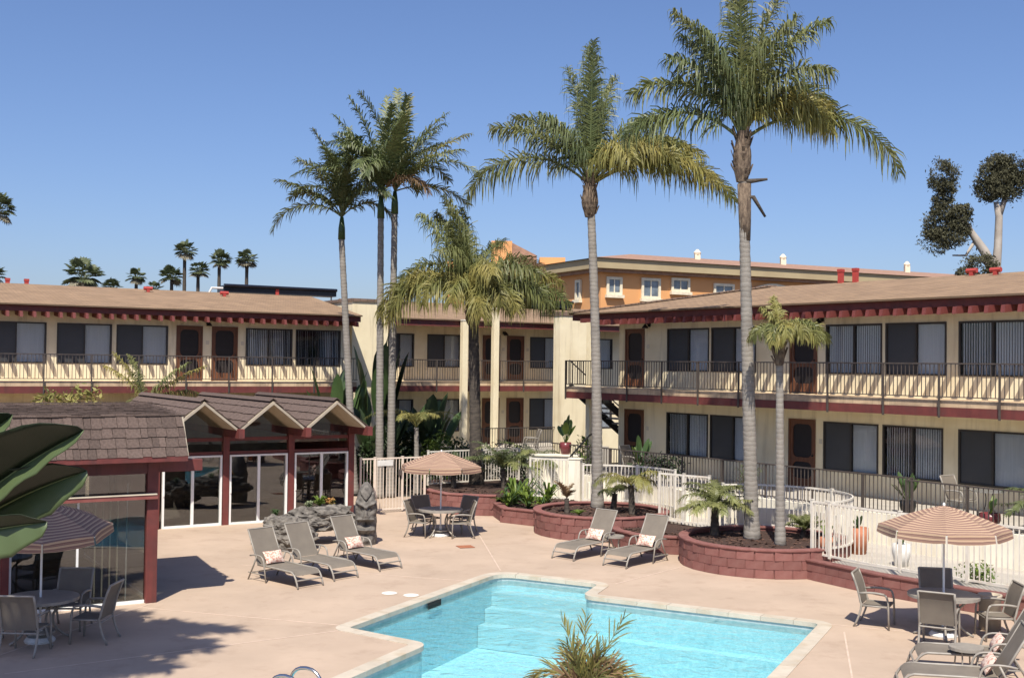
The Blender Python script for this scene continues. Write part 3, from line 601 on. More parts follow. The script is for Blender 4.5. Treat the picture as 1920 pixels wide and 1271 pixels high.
# mansard: deck boards, then single shakes
RX0, RX1 = -9.5, .52
MB().box(RX0,RX1,-.56,-.50,2.76,2.86).build('eave_board', M['maroon'], club)
md = MB(); md.add([(RX0,-.5,2.84),(RX1-.03,-.5,2.84),(RX1-.03,-.13,3.58),(RX0,-.13,3.58),(RX1+.2,2.85,3.74),(RX0,2.85,3.74),(RX1+.2,2.85,2.9),(RX1-.03,-.13,2.84),(RX0,-.5,2.8),(RX1-.03,-.5,2.8),(RX1+.2,2.85,2.8),(RX0,2.85,2.8)],
    [(0,1,2,3),(3,2,4,5),(1,7,2),(7,6,4,2),(8,11,10,9),(0,8,9,1)]); md.build('roof_deck', M['shake'], club)
MB().box(-12,-.12,2.86,9.9,2.76,3.30).box(-12,2.5,9.901,15.2,2.76,3.30).build('flat_roof', M['roof2'], club)
def shake_mesh(w_):
    k = round(w_,2)
    if ('shake',k) not in MESHC:
        m_ = MB(); m_.add([(-w_/2,0,.004),(w_/2,0,.004),(w_/2,.30,.0),(-w_/2,.30,.0),(-w_/2,0,.028),(w_/2,0,.028),(w_/2,.30,.012),(-w_/2,.30,.012)],[(0,3,2,1),(4,5,6,7),(0,1,5,4),(1,2,6,5),(2,3,7,6),(3,0,4,7)]); MESHC[('shake',k)] = m_.mesh('shingle', M['shake'])
    return MESHC[('shake',k)]
random.seed(11)
cnt = 0; rest = MB()
def shake_rows(origin, xdir, ydir, length, rows, expo, xstart_fn=None, limit=None, parent=club):
    """rows of shakes on a plane: origin lower-left, xdir along, ydir up-slope"""
    global cnt
    xd, yd = Vector(xdir).normalized(), Vector(ydir).normalized(); nd_ = xd.cross(yd)
    for r in range(rows):
        x = 0 if not xstart_fn else xstart_fn(r); x -= U(0,.1)
        xe = length if limit is None else limit(r)
        while x < xe - .03:
            w_ = random.choice((.13,.16,.2,.2,.24,.28)); w_ = min(w_, max(.08, xe-x)); w_ = round(w_,2)
            p = Vector(origin) + xd*(x+w_/2) + yd*(r*expo + U(-.012,.012)) + nd_*(.012 + U(0,.008))
            rot = Matrix((xd,yd,nd_)).transposed() @ Matrix.Rotation(D(U(-1.2,1.2)),3,'Z') @ Matrix.Rotation(D(-2),3,'X')
            wpx = p
            if cnt < 300 and x > length - 6.2 and parent is club and length > 5:
                o = obj('shingle', shake_mesh(w_-.008), parent, p); o.rotation_euler = rot.to_euler(); cnt += 1
            else:
                ww = w_-.008; base = [(-ww/2,0,.004),(ww/2,0,.004),(ww/2,.30,0),(-ww/2,.30,0),(-ww/2,0,.028),(ww/2,0,.028),(ww/2,.30,.012),(-ww/2,.30,.012)]
                rest.add([p + rot @ Vector(b) for b in base],[(0,3,2,1),(4,5,6,7),(0,1,5,4),(1,2,6,5),(2,3,7,6),(3,0,4,7)])
            x += w_
up = Vector((0,.40,.74)).normalized()
shake_rows((RX0,-.53,2.84), (1,0,0), up, RX1-RX0, 4, .205)
sl = Vector((0,2.98,.17)).normalized()
shake_rows((RX0,-.16,3.60), (1,0,0), sl, RX1-RX0+.05, 9, .33)
# right end edge flashing of the mansard
MB().beam((RX1+.01,-.5,2.85),(RX1-.01,-.13,3.6),.03,.04).build('edge_flashing', M['gable_trim'], club)
# folded gables
PK, VL, YF, YB = 3.58, 2.80, 8.55, 15.3
vx = [2.62,4.60,6.57,8.50]
fr = MB()
for i in range(3):
    a, b = vx[i], vx[i+1]; m_ = (a+b)/2
    for (xa,za),(xb,zb) in (((a,VL),(m_,PK)),((m_,PK),(b,VL))):
        fr.add([(xa,YF,za),(xb,YF,zb),(xb,YB,zb),(xa,YB,za),(xa,YF,za-.10),(xb,YF,zb-.10),(xb,YB,zb-.10),(xa,YB,za-.10)],[(0,1,2,3),(7,6,5,4),(0,4,5,1),(2,6,7,3)])
        # shakes on the fold
        xd = Vector((0,-1,0)) if xa < m_ - .01 else Vector((0,1,0))
        lo = Vector((xa,YB,za)) if xa < m_-.01 else Vector((xb,YF,zb)); hi = Vector((xb,YB,zb)) if xa < m_-.01 else Vector((xa,YF,za))
        shake_rows(lo, xd, hi-lo, YB-YF, 4, .30, parent=None)
fr.build('folded_roof', M['gable_soffit'], club)
rest.build('roof_shakes', M['shake'], club, kind='stuff')
for i in range(3):
    a, b = vx[i], vx[i+1]; m_ = (a+b)/2
    g = MB(); g.beam((a,YF-.03,VL-.06),(m_,YF-.03,PK-.06),.05,.06,up=(0,0,1)).beam((m_,YF-.032,PK-.06),(b,YF-.032,VL-.06),.05,.06,up=(0,0,1)); g.build('barge_board', M['gable_trim'], club)
    MB().beam((m_-.06,YF-.02,PK+.035),(m_-.06,YB,PK+.035),.16,.02,up=(-.5,0,.8)).beam((m_+.06,YF-.02,PK+.035),(m_+.06,YB,PK+.035),.16,.02,up=(.5,0,.8)).build('ridge_cap', M['shake'], club)
    # gable glass, lintel
    MB().prism([(0,0),(1,0),(.5,1)],0,1)
    gl = MB(); gl.add([(a+.1,9.7,2.32),(b-.1,9.7,2.32),(b-.1,9.7,VL-.1),(m_,9.7,PK-.12),(a+.1,9.7,VL-.1)],[(0,1,2,3,4)]); gl.build('gable_pane', M['glass_club'], club)
    MB().box(a+.1,b-.1,9.66,9.74,2.40,2.50).build('lintel', M['maroon'], club); MB().box(a+.1,b-.1,9.66,9.74,2.0,2.1).build('door_head', M['maroon'], club)
for x in vx[1:]:
    MB().box(x-.09,x+.09,9.6,9.78,0,VL-.1).build('post', M['maroon'], club); MB().beam((x,8.3,VL-.12),(x,YB,VL-.12),.16,.26).build('valley_beam', M['maroon'], club)
MB().box(vx[0]-.2,vx[0]+.1,9.6,9.78,0,VL-.1).build('post', M['maroon'], club)
sd = [(2.80,4.49),(4.71,6.46),(6.68,8.40)]
for i, (a, b) in enumerate(sd):
    f = MB(); t = .055; mm = (a+b)/2
    f.box(a,b,9.62,9.74,0,.06).box(a,b,9.62,9.74,1.95,2.0).box(a,a+t,9.62,9.74,.06,1.95).box(b-t,b,9.62,9.74,.06,1.95).box(mm-.04,mm+.04,9.63,9.73,.06,1.95)
    so = f.build('sliding_door', M['white_frame'], club)
    MB().box(a+t,mm-.04,9.66,9.67,.06,1.95).build('pane', M['glass_club'], so); MB().box(mm+.04,b-t,9.69,9.70,.06,1.95).build('pane', M['glass_club'], so)
    MB().box(a+.02,a+.05,9.59,9.62,.9,1.08).build('handle', M['white_frame'], so)
MB().box(.12,2.41,9.66,9.74,0,2.75).build('side_panel', M['maroon'], club)
MB().box(8.45,8.58,9.8,15,0,2.8).build('end_wall', M['maroon'], club)
MB().box(-.3,-.1,9.7,15,0,2.8).build('end_wall', M['maroon'], club)
MB().box(5.0,5.9,10.9,11.7,.05,.75).box(3.2,3.9,11.2,12.2,.05,.8).box(7.2,7.5,10.6,10.9,.05,.5).build('indoor_furniture', M['carpet'], club)

# ------------------------------------------------------------------ block planters
BLK = MB().box(-.195,.195,-.09,.09,-.096,.096).mesh('block', M['block'])
def sample(poly, closed, step):
    P = [Vector(p) for p in poly] + ([Vector(poly[0])] if closed else []); L_ = [0]
    for a, b in zip(P,P[1:]): L_.append(L_[-1]+(b-a).length)
    def at(t):
        for i in range(len(P)-1):
            if L_[i+1] >= t-1e-9:
                f = (t-L_[i])/max(1e-9,L_[i+1]-L_[i]); return P[i].lerp(P[i+1],f), (P[i+1]-P[i]).normalized()
        return P[-1], (P[-1]-P[-2]).normalized()
    return at, L_[-1]
def block_wall(parent, poly, closed, courses, bh=.2, visible=None):
    at, T = sample(poly, closed, .4); n_ = max(1, round(T/.4)); 
    for c in range(courses):
        for k in range(n_ + (0 if closed else 1)):
            t = (k + (.5 if c % 2 == 0 else 0))*T/n_
            if closed: t %= T
            elif t > T: continue
            p, d = at(t)
            if visible and not visible(p): continue
            o = obj('block', BLK, parent, (p.x,p.y,c*bh+.1), math.atan2(d.y,d.x)); sc = (T/n_)/.4
            o.scale = (sc*(1 if closed or .2 < t < T-.2 else .52),1,1)
            if not closed and t <= .2: o.location.x += d.x*.1; o.location.y += d.y*.1
            if not closed and t >= T-.2: o.location.x -= d.x*.1; o.location.y -= d.y*.1
    core = MB(); cap = MB(); N_ = max(2,int(T/.12)); pts = [at(T*i/N_) for i in range(N_+(0 if closed else 1))]; m_ = len(pts)
    for mb, hw, z0, z1 in ((core,.075,0,courses*bh),(cap,.12,courses*bh-.002,courses*bh+.05)):
        b = len(mb.v)
        for p, d in pts:
            nn = Vector((-d.y,d.x)); 
            for sgn, z in ((-1,z0),(1,z0),(1,z1),(-1,z1)): q = p + nn*hw*sgn; mb.v.append((q.x,q.y,z))
        for i in range(m_ if closed else m_-1):
            j = (i+1) % m_
            for e in range(4): mb.f.append((b+4*i+e, b+4*i+(e+1)%4, b+4*j+(e+1)%4, b+4*j+e))
        if not closed: mb.f.append((b,b+3,b+2,b+1)); e0 = b+4*(m_-1); mb.f.append((e0,e0+1,e0+2,e0+3))
    core.build('core', M['block'], parent); cap.build('cap', M['block'], parent, bevel=.015)
def bed(poly, z, parent, m='mulch'):
    vs2 = [Vector((x,y,0)) for x,y in poly]; mb = MB(); mb.v = [(x,y,z) for x,y in poly]; mb.f = [t for t in tessellate_polygon([vs2])]
    o = mb.build('mulch', M[m], parent)
    for p in o.data.polygons:
        if p.normal.z < 0: p.flip()
    # loose bark chips
    ch = MB(); xs = [p[0] for p in poly]; ys = [p[1] for p in poly]; ctr = Vector((sum(xs)/len(xs),sum(ys)/len(ys)))
    for _ in range(500):
        q = ctr.lerp(Vector(random.choice(poly)), sqrt(random.random())*.97); a = U(0,pi); l, w_ = U(.03,.08), U(.015,.04); dx, dy = cos(a)*l, sin(a)*l; h = U(.004,.05)
        ch.add([(q.x-dx,q.y-dy,z+.003),(q.x+dy*.5,q.y-dx*.5,z+h),(q.x+dx,q.y+dy,z+.008),(q.x-dy*.5,q.y+dx*.5,z+h*.4)],[(0,1,2,3)])
    ch.build('bark_chips', M['mulch_chip'], parent, kind='stuff')
M['mulch_chip'] = mat('bark chip', (.13,.07,.05), (.05,.03,.022), scale=9, rough=1)
def circ(c, r, n_=48): return [(c[0]+r*cos(2*pi*k/n_), c[1]+r*sin(2*pi*k/n_)) for k in range(n_)]
pA = empty('round_planter'); tag(pA, 'round maroon block planter around the left tall palm, behind two loungers', 'planter'); CA, RA = (2.58,32.55), 1.90
block_wall(pA, circ(CA,RA-.09), True, 3); bed(circ(CA,RA-.15), .54, pA)
pB = empty('round_planter'); tag(pB, 'large round maroon block planter with two palm trunks beside the white fence', 'planter'); CB, RB = (6.1,27.62), 2.0
block_wall(pB, circ(CB,RB-.09), True, 3); bed(circ(CB,RB-.15), .54, pB)
pD = empty('planter'); tag(pD, 'maroon block planter bed behind the far umbrella table', 'planter')
wD = [(-2.75,37.5),(-2.5,36.9),(-1.95,36.12),(-1.16,35.84),(-.42,35.74)]
block_wall(pD, wD, False, 3); bed([(-2.75,37.6),(-2.5,37.0),(-1.95,36.2),(-1.16,35.92),(-.42,35.8),(.4,36.5),(.5,41.2),(-2.8,41)], .56, pD)
pE = empty('planter'); tag(pE, 'low maroon planter with bright bushy plants left of the round planter', 'planter')
wE = [(-.42,35.6),(-.16,34.3),(.74,33.62)]
block_wall(pE, wE, False, 2); bed([(-.36,35.7),(-.1,34.36),(.76,33.7),(2.0,34.4),(2.2,37.0),(.4,37.9),(-.36,37.6)], .37, pE)
pF = empty('planter'); tag(pF, 'low curved maroon planter between the two round planters', 'planter')
wF = [(2.76,30.55),(2.85,29.95),(3.17,29.36),(3.6,29.02),(4.26,28.86)]
block_wall(pF, wF, False, 2); bed([(2.85,30.5),(2.93,29.98),(3.24,29.42),(3.66,29.1),(4.26,28.95),(4.6,29.2),(5.4,30.9),(4.3,31.9),(3.9,31.2)], .38, pF)
pW = empty('planter_wall'); tag(pW, 'low maroon block wall under the white fence on the right', 'wall')
wR = [(6.70,25.76),(7.72,24.05),(8.6,23.0),(9.65,21.78),(11.5,19.6)]
block_wall(pW, wR, False, 2); 

# ------------------------------------------------------------------ pool fences
def fence(name, label, pts, z0, z1, m='white_metal', posts=None, step=.115, group=None, pw=.03):
    r = empty(name, (pts[0][0],pts[0][1],0)); tag(r, label, 'fence', group)
    o0 = Vector(pts[0]); P = [Vector(p)-o0 for p in pts]; rails = MB(); pk = MB()
    at, T = sample([tuple(p) for p in P], False, 1); k = max(1,int(T/step))
    for a, b in zip(P,P[1:]):
        for nm_, z in (('top_rail',z1-.02),('bottom_rail',z0+.06)): MB().beam((*a,z),(*b,z),.035,.045).build(nm_, M[m], r)
    for i in range(k+1):
        p, d = at(T*i/k); pk.beam((p.x,p.y,z0+.06),(p.x,p.y,z1-.03),.02,.02,up=(d.x,d.y,0))
    pk.build('pickets', M[m], r, kind='stuff')
    for t in (posts if posts is not None else [0,T/2,T]):
        p, d = at(min(t,T)); MB().box(-pw,pw,-pw,pw,z0,z1+.02).box(-pw-.008,pw+.008,-pw-.008,pw+.008,z1+.02,z1+.035).build('post', M[m], r, loc=(p.x,p.y,0), rz=math.atan2(d.y,d.x))
    return r
g1 = fence('pool_gate', 'cream metal pool gate beside the clubhouse corner', [(-4.66,35.74),(-4.24,35.98),(-3.43,36.51)], .05, 1.72, 'pink_metal', [0,.48,1.45], step=.11)
MB().box(-.27,.27,-.012,.012,-.09,.09).build('gate_sign', M['plastic'], g1, loc=(.72,.40,1.56), rz=D(32)); MB().box(-.06,.06,-.05,.05,-.09,.09).build('latch', M['rail'], g1, loc=(1.17,.70,1.25))
fence('pool_fence', 'cream metal fence behind the far umbrella, right of the gate', [(-3.40,36.53),(-2.75,36.9)], .05, 1.72, 'pink_metal', [.75], step=.11)
fence('pool_fence', 'white fence at the back of the planter behind the dark trunked palm', [(-2.8,39.1),(-1.67,39.9),(.3,41.2)], .56, 1.72)
fence('pool_fence', 'white fence panel between the bushy plants and the white gate pillar', [(.66,37.7),(1.9,37.12)], .36, 1.66, posts=[0,1.36])
gp = empty('gate_pillar', (2.1,37.0,0), D(-20)); tag(gp, 'plain white pillar between two white fence panels', 'pillar')
MB().box(-.19,.19,-.15,.15,0,1.68).build('shaft', M['stucco_w'], gp); MB().box(-.21,.21,-.17,.17,1.68,1.72).build('cap', M['stucco_w'], gp)
arcA = [(CA[0]+2.2*cos(D(a)), CA[1]+2.2*sin(D(a))) for a in range(100,4,-8)]
fence('pool_fence', 'curved white fence round the back of the left round planter', arcA, .6, 1.72)
fence('pool_fence', 'white fence panel between the two round planters', [(4.15,31.85),(4.78,31.3),(5.35,30.85)], .42, 1.76)
arcB = [(CB[0]+2.05*cos(D(a)), CB[1]+2.05*sin(D(a))) for a in range(108,-66,-8)]
fence('pool_fence', 'curved white fence round the back of the large right planter', arcB, .6, 1.70)
fence('pool_fence', 'long white fence on the low wall behind the right umbrella', [(6.86,26.14),(7.73,24.72),(8.74,23.5),(9.8,22.2),(11.6,20.2)], .46, 1.70, posts=[.02,.55,2.4,3.9,5.5])
for k, (pl, lb) in enumerate((([(CA[0]+2.45*cos(D(a)), CA[1]+2.45*sin(D(a))) for a in range(95,-10,-7)], 'curved white retaining wall behind the left round planter'), ([(CB[0]+2.35*cos(D(a)), CB[1]+2.35*sin(D(a))) for a in range(100,20,-7)], 'curved white retaining wall behind the large right planter'))):
    r = empty('garden_wall'); tag(r, lb, 'wall'); mb = MB()
    for a, b in zip(pl,pl[1:]): mb.beam((*a,.6),(*b,.6),.16,1.1 if k == 0 else .9)
    mb.build('wall_face', M['stucco_w'], r)
# white stair wall left of the pillar
sw = empty('garden_wall', (1.3,38.6,0), D(-10)); tag(sw, 'square white stucco block wall under the potted plant', 'wall')
MB().box(-.75,.95,-.2,.2,0,1.66).build('wall_face', M['stucco_w'], sw); MB().box(-.8,1.0,-.25,.25,1.66,1.71).build('cap', M['stucco_w'], sw)
hr = empty('handrail', (2.3,37.4,0)); tag(hr, 'black sloping handrail above the white pillar', 'railing')
MB().tube([(-.35,-.05,1.75),(.35,1.3,2.35),(.5,1.6,2.4)],.03,6).build('rail', M['lamp'], hr)
for t in (.1,.5,.9): MB().tube([(-.35+.7*t,-.05+1.35*t,.5),(-.35+.7*t,-.05+1.35*t,1.75+.6*t)],.018,5).build('baluster', M['lamp'], hr)

# ------------------------------------------------------------------ orange apartment building far behind
ob = empty('apartment_building', (7.3,95,0)); tag(ob, 'orange stucco apartment building with tiled roof behind the motel', 'building')
uR, uL = Vector((.90,.436)).normalized(), Vector((-.46,.888)).normalized()
def face(mb, o, d, a, b, z0, z1, off=0, nrm=None):
    p, q = Vector(o)+d*a, Vector(o)+d*b
    if nrm: p += nrm*off; q += nrm*off
    mb.add([(p.x,p.y,z0),(q.x,q.y,z0),(q.x,q.y,z1),(p.x,p.y,z1)],[(0,1,2,3)])
nRo, nLo = Vector((.436,-.90)).normalized(), Vector((-.888,-.46)).normalized()
LR, LL = 62, 24
wmb = MB(); q0 = Vector((0,0)); c1 = uR*LR; c2 = uL*LL
wmb.prism([tuple(q0),tuple(c1),tuple(c1+uL*LL),tuple(c2)], 0, 12.72); wmb.build('wall', M['orange'], ob)
pts = [q0+nRo*.9+nLo*.9, c1+nRo*.9, c1+uL*LL, c2+nLo*.9]
MB().prism([tuple(p) for p in pts], 12.73, 13.55).build('cornice', M['beige'], ob)
pts2 = [q0+nRo*.5+nLo*.5, c1+nRo*.5, c1+uL*LL, c2+nLo*.5]; MB().prism([tuple(p) for p in pts2], 12.45, 12.73).build('cornice_band', M['clay'], ob)
rf = MB(); e_ = [q0+nRo*1.1+nLo*1.1, c1+nRo*1.1, c1+uL*LL, c2+nLo*1.1]; pk1 = q0+uR*8+uL*8; pk2 = c1+uL*8
rf.v = [(p.x,p.y,13.56) for p in e_]+[(pk1.x,pk1.y,15.0),(pk2.x,pk2.y,15.0),((pk1+uL*8).x,(pk1+uL*8).y,15.0)]; rf.f = [(0,1,5,4),(0,4,6,3),(4,5,2,6),(6,2,3)]; rfo = rf.build('roof', M['clay'], ob)
random.seed(3)
for a, zc in ((24,14.5),(40,14.6),(14,14.4)):
    p = uR*a + uL*6; MB().box(-.25,.25,-.25,.25,0,.9).lathe([(.3,.9),(.35,1.1),(.1,1.4)],8).build('chimney', M['cream_trim'], rfo, loc=(p.x,p.y,zc-.2))
def owin(d, nrm, a, w_, z0, h_, split=True):
    p = d*a + nrm*.08; ang = math.atan2(d.y,d.x); t = .22; s = -1 if d is uL else 1
    f = MB(); f.box(0,w_,-.12,.05,0,t).box(0,w_,-.12,.05,h_-t,h_).box(0,t,-.12,.05,t,h_-t).box(w_-t,w_,-.12,.05,t,h_-t)
    if split: f.box(w_/2-.04,w_/2+.04,-.08,.05,t,h_-t)
    f.box(-.1,w_+.1,-.3,.05,-.25,-.001)
    o = f.build('window', M['cream_trim'], ob, loc=(p.x,p.y,z0), rz=ang if d is uR else ang+pi)
    MB().box(t,w_-t,-.02,.04,t,h_-t).build('pane', M['far_pane'], o)
M['far_pane'] = mat('far window glass', (.20,.24,.27), (.10,.12,.14), scale=1.2, rough=.15, spec=.8)
for a, w_, z0, h_ in ((.5,1.5,10.6,1.5),(3.9,1.9,10.4,1.75),(6.9,1.9,11.1,1.2),(11.3,2.2,10.1,1.9),(33,2.4,10.2,1.7),(38,2.4,10.2,1.7)): owin(uR, nRo, a, w_, z0, h_)
for a, w_, z0, h_ in ((3.0,.9,10.3,1.7),(8.6,.9,10.3,1.7),(14,.9,10.3,1.7)): owin(uL, nLo, a+w_, w_, z0, h_, False)
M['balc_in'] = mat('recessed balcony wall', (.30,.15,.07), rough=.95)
# arched balconies: a flat panel in darkened orange stands for the shaded recess
for a in (15.5,20.6,25.7):
    p = uR*a + nRo*.05; f = MB(); n_ = 10; W_ = 4.6
    f.box(0,W_,-.02,.0,0,.01)
    for k in range(n_):
        x0_, x1_ = W_*k/n_, W_*(k+1)/n_; z0_, z1_ = 1.45+.45*sin(pi*k/n_), 1.45+.45*sin(pi*(k+1)/n_)
        f.beam((x0_,-.1,z0_),(x1_,-.1,z1_),.3,.22)
    f.box(-.15,.15,-.25,.05,-1.5,1.5)
    o = f.build('balcony_arch', M['cream_trim'], ob, loc=(p.x,p.y,10.2), rz=math.atan2(uR.y,uR.x))
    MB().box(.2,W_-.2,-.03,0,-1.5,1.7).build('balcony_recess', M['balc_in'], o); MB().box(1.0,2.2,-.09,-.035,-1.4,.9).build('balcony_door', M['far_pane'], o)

for (x, y, w_, d_, z0, z1, m_) in ((-9.5,20,2.1,5,9,17.1,'orange'),(-4.6,21,2.6,5,9,15.6,'orange'),(-14,22,1.6,5,9,15.2,'orange')):
    MB().box(x,x+w_,y,y+d_,z0,z1).build('stair_block', M[m_], ob)
MB().prism([(-4.72,19.8),(.2,19.8),(.2,26),(-4.72,26)],12,12.1)
hp = MB(); hp.add([(-7.39,20.3,16.95),(-7.39,25,16.95),(-4.9,25,15.7),(-4.9,20.3,15.7),(-7.39,20.3,13.0),(-4.9,20.3,13.0)],[(0,3,2,1),(0,4,5,3)]); hp.build('tower_roof', M['clay'], ob)

# ------------------------------------------------------------------ furniture
def arc(p0, p1, p2, k=6): 
    p0, p1, p2 = Vector(p0), Vector(p1), Vector(p2); return [tuple((1-t)**2*p0+2*t*(1-t)*p1+t*t*p2) for t in [i/k for i in range(k+1)]]
def make_chair():       # faces +x, seat .42 high
    r = empty('patio_chair'); tag(r, '-', 'chair', 'sling chairs round the umbrella tables')
    for s in (-1,1):
        y = .29*s; f = MB()
        f.tube([(.30,y,0)] + arc((.29,y,.36),(.29,y,.60),(.22,y,.63),4), .019, 6)
        f.tube(arc((.22,y,.63),(.0,y,.665),(-.22,y,.62),5), .022, 6)
        f.tube(arc((-.32,y,0),(-.20,y,.22),(-.18,y,.43),4) + arc((-.20,y,.46),(-.24,y,.70),(-.36,y,.98),4), .02, 6)
        f.tube([(.27,y*.93,.40),(-.19,y*.93,.40)], .017, 6); f.build('side_frame', M['metal'], r, True)
    MB().tube([(.27,-.28,.39),(.27,.28,.39)],.017,6).build('front_bar', M['metal'], r); MB().tube([(-.36,-.28,.975),(-.36,.28,.975)],.018,6).build('top_bar', M['metal'], r); MB().tube([(-.2,-.28,.36),(-.2,.28,.36)],.015,6).build('rear_bar', M['metal'], r)
    sb = MB(); pts = [(.28,0,.425),(.1,0,.40),(-.1,0,.395),(-.18,0,.41)]; sb.ribbon(pts,[.53]*4,[(0,1,0)]*4); b = len(sb.v)
    sb.build('seat_sling', M['sling'], r, True)
    bb = MB(); pts = [(-.19,0,.41),(-.215,0,.55),(-.25,0,.72),(-.30,0,.86),(-.355,0,.97)]; bb.ribbon(pts,[.53,.54,.55,.55,.54],[(0,1,0)]*5); bb.build('back_sling', M['sling'], r, True)
    return r
def make_table():
    r = empty('round_table'); tag(r, '-', 'table', 'round patio tables')
    MB().lathe([(.0,.695),(.56,.695),(.60,.70),(.60,.73),(.57,.735)],28).build('table_top', M['tabletop'], r, False); MB().lathe([(.59,.69),(.612,.69),(.612,.738),(.59,.738)],28).build('rim', M['metal'], r)
    for k in range(4):
        a = D(45+90*k); c, s = cos(a), sin(a); MB().tube([(x*c,x*s,z) for x,_,z in arc((.50,0,.69),(.05,0,.45),(.30,0,.16),6)+arc((.33,0,.13),(.42,0,.05),(.50,0,.02),3)],.022,6).build('leg', M['metal'], r, True)
    MB().lathe([(.23,.15),(.25,.15),(.25,.18),(.23,.18)],16).build('ring', M['metal'], r)
    return r
def make_umbrella(r_=1.12, ze=1.92, za=2.30, n_=8):
    r = empty('patio_umbrella'); tag(r, '-', 'umbrella', 'striped patio umbrellas')
    top = empty('frame', (0,0,1.5), 0, r)
    for k in range(n_):
        a0, a1 = 2*pi*(k)/n_ + pi/8, 2*pi*(k+1)/n_ + pi/8; P0, P1 = Vector((r_*cos(a0), r_*sin(a0))), Vector((r_*cos(a1), r_*sin(a1)))
        cp = MB(); uv = []; N_ = 6
        for i in range(N_+1):
            t = i/N_; zz = za + (ze-za)*(t**1.25) - 1.5; sag = -.035*sin(pi*t)
            for q in range(5):
                f = q/4; p = (P0.lerp(P1,f))*t*(1-.045*sin(pi*f)*t); cp.v.append((p.x,p.y,zz+sag*sin(pi*f))); uv.append((f, t*r_))
        for i in range(N_):
            for q in range(4): cp.f.append((i*5+q,i*5+q+1,i*5+q+6,i*5+q+5))
        cp.uv = uv; po = cp.build('canopy_panel', M['stripe'], r, True, loc=(0,0,1.5))
        va = MB(); uv = []
        for i in range(3):
            for q in range(5):
                f = .02+.96*q/4; p = P0.lerp(P1,f)*(1-.045*sin(pi*f))*(1.002+.012*i); va.v.append((p.x,p.y,ze-1.5-.085*i*(.80+.2*sin(pi*q/4)**.4))); uv.append((f,r_+.085*i))
        for i in range(2):
            for q in range(4): va.f.append((i*5+q,i*5+q+1,i*5+q+6,i*5+q+5))
        va.uv = uv; va.build('valance', M['stripe'], po)
        MB().tube([(0,0,za-1.5-.03),(P0.x,P0.y,ze-1.5-.02)],.009,5).build('rib', M['white_frame'], r, loc=(0,0,1.5))
    MB().tube([(0,0,.02),(0,0,za+.02)],.02,8).build('pole', M['white_frame'], r); MB().lathe([(.022,za),(.024,za+.025),(.008,za+.05)],8).build('finial', M['white_frame'], r)
    MB().lathe([(.24,0),(.25,.03),(.20,.09),(.05,.11),(.04,.3)],16).build('base', M['plastic'], r)
    bpy.data.objects.remove(top)
    return r
def make_lounge():      # foot towards +x
    r = empty('sun_lounger'); tag(r, '-', 'sun lounger', 'taupe sling sun loungers')
    W_ = .33
    for s in (-1,1):
        y = W_*s
        MB().tube(arc((1.38,y,0),(1.30,y,.30),(1.14,y,.33),5)+[(.5,y,.34),(-.02,y,.34)],.021,6).build('side_rail', M['metal'], r, True)
        MB().tube([(-.02,y*.97,.34),(-.22,y*.97,.70),(-.42,y*.97,1.06)],.019,6).build('back_rail', M['metal'], r, True)
        ya = y*1.14
        MB().tube([(.34,ya,0.0),(.27,ya,.34)]+arc((.25,ya,.42),(.22,ya,.53),(.10,ya,.545),4)+arc((.02,ya,.55),(-.12,ya,.55),(-.24,ya,.52),3),.018,6).build('arm', M['metal'], r, True)
        MB().tube([(-.30,ya,0),(-.10,ya,.34),(.0,ya,.54)],.018,6).build('leg', M['metal'], r, True)
        MB().tube([(-.30,ya,.16),(.31,ya,.16)],.013,5).build('stretcher', M['metal'], r)
    MB().tube([(1.335,-W_,.17),(1.335,W_,.17)],.017,6).build('foot_bar', M['metal'], r); MB().tube([(-.41,-W_,1.055),(-.41,W_,1.055)],.017,6).build('head_bar', M['metal'], r); MB().tube([(-.2,-W_*1.1,.16),(-.2,W_*1.1,.16)],.014,6).build('rear_bar', M['metal'], r)
    s = MB(); pts = [(1.28,0,.26),(1.22,0,.325),(1.12,0,.345),(.8,0,.335),(.4,0,.33),(.0,0,.345)]; s.ribbon(pts,[.63]*6,[(0,1,0)]*6); s.build('seat_sling', M['sling'], r, True)
    b = MB(); pts = [(-.005,0,.35),(-.13,0,.56),(-.28,0,.82),(-.405,0,1.05)]; b.ribbon(pts,[.62]*4,[(0,1,0)]*4); b.build('back_sling', M['sling'], r, True)
    return r
def make_side_table():
    r = empty('side_table'); tag(r, '-', 'side table', 'small side tables between loungers')
    MB().lathe([(.0,.42),(.24,.42),(.25,.44),(.23,.45)],20).build('table_top', M['glass_top'], r)
    MB().lathe([(.235,.41),(.258,.41),(.258,.455),(.235,.455)],20).build('rim', M['metal'], r)
    for k in range(4): a = D(90*k+20); MB().tube([(x*cos(a),x*sin(a),z) for x,_,z in arc((.21,0,.42),(.10,0,.25),(.25,0,0),5)],.013,5).build('leg', M['metal'], r)
    return r
M['glass_top'] = mat('frosted table glass', (.22,.27,.25), (.30,.34,.31), rough=.12, scale=3, spec=.8)
def make_cushion():
    me = MB(); N_ = 8
    for sgn in (1,-1):
        b = len(me.v)
        for i in range(N_+1):
            for j in range(N_+1):
                u, v = i/N_*2-1, j/N_*2-1; h = .065*(1-u*u)**.45*(1-v*v)**.45; pin = 1-.05*(1-abs(u*v)); me.v.append((.24*u*(1-.06*(1-v*v)),.145*v*(1-.06*(1-u*u)),sgn*h))
        for i in range(N_):
            for j in range(N_):
                q = (b+i*(N_+1)+j,b+(i+1)*(N_+1)+j,b+(i+1)*(N_+1)+j+1,b+i*(N_+1)+j+1); me.f.append(q if sgn > 0 else q[::-1])
    return me.mesh('cushion', M['cushion'], True)
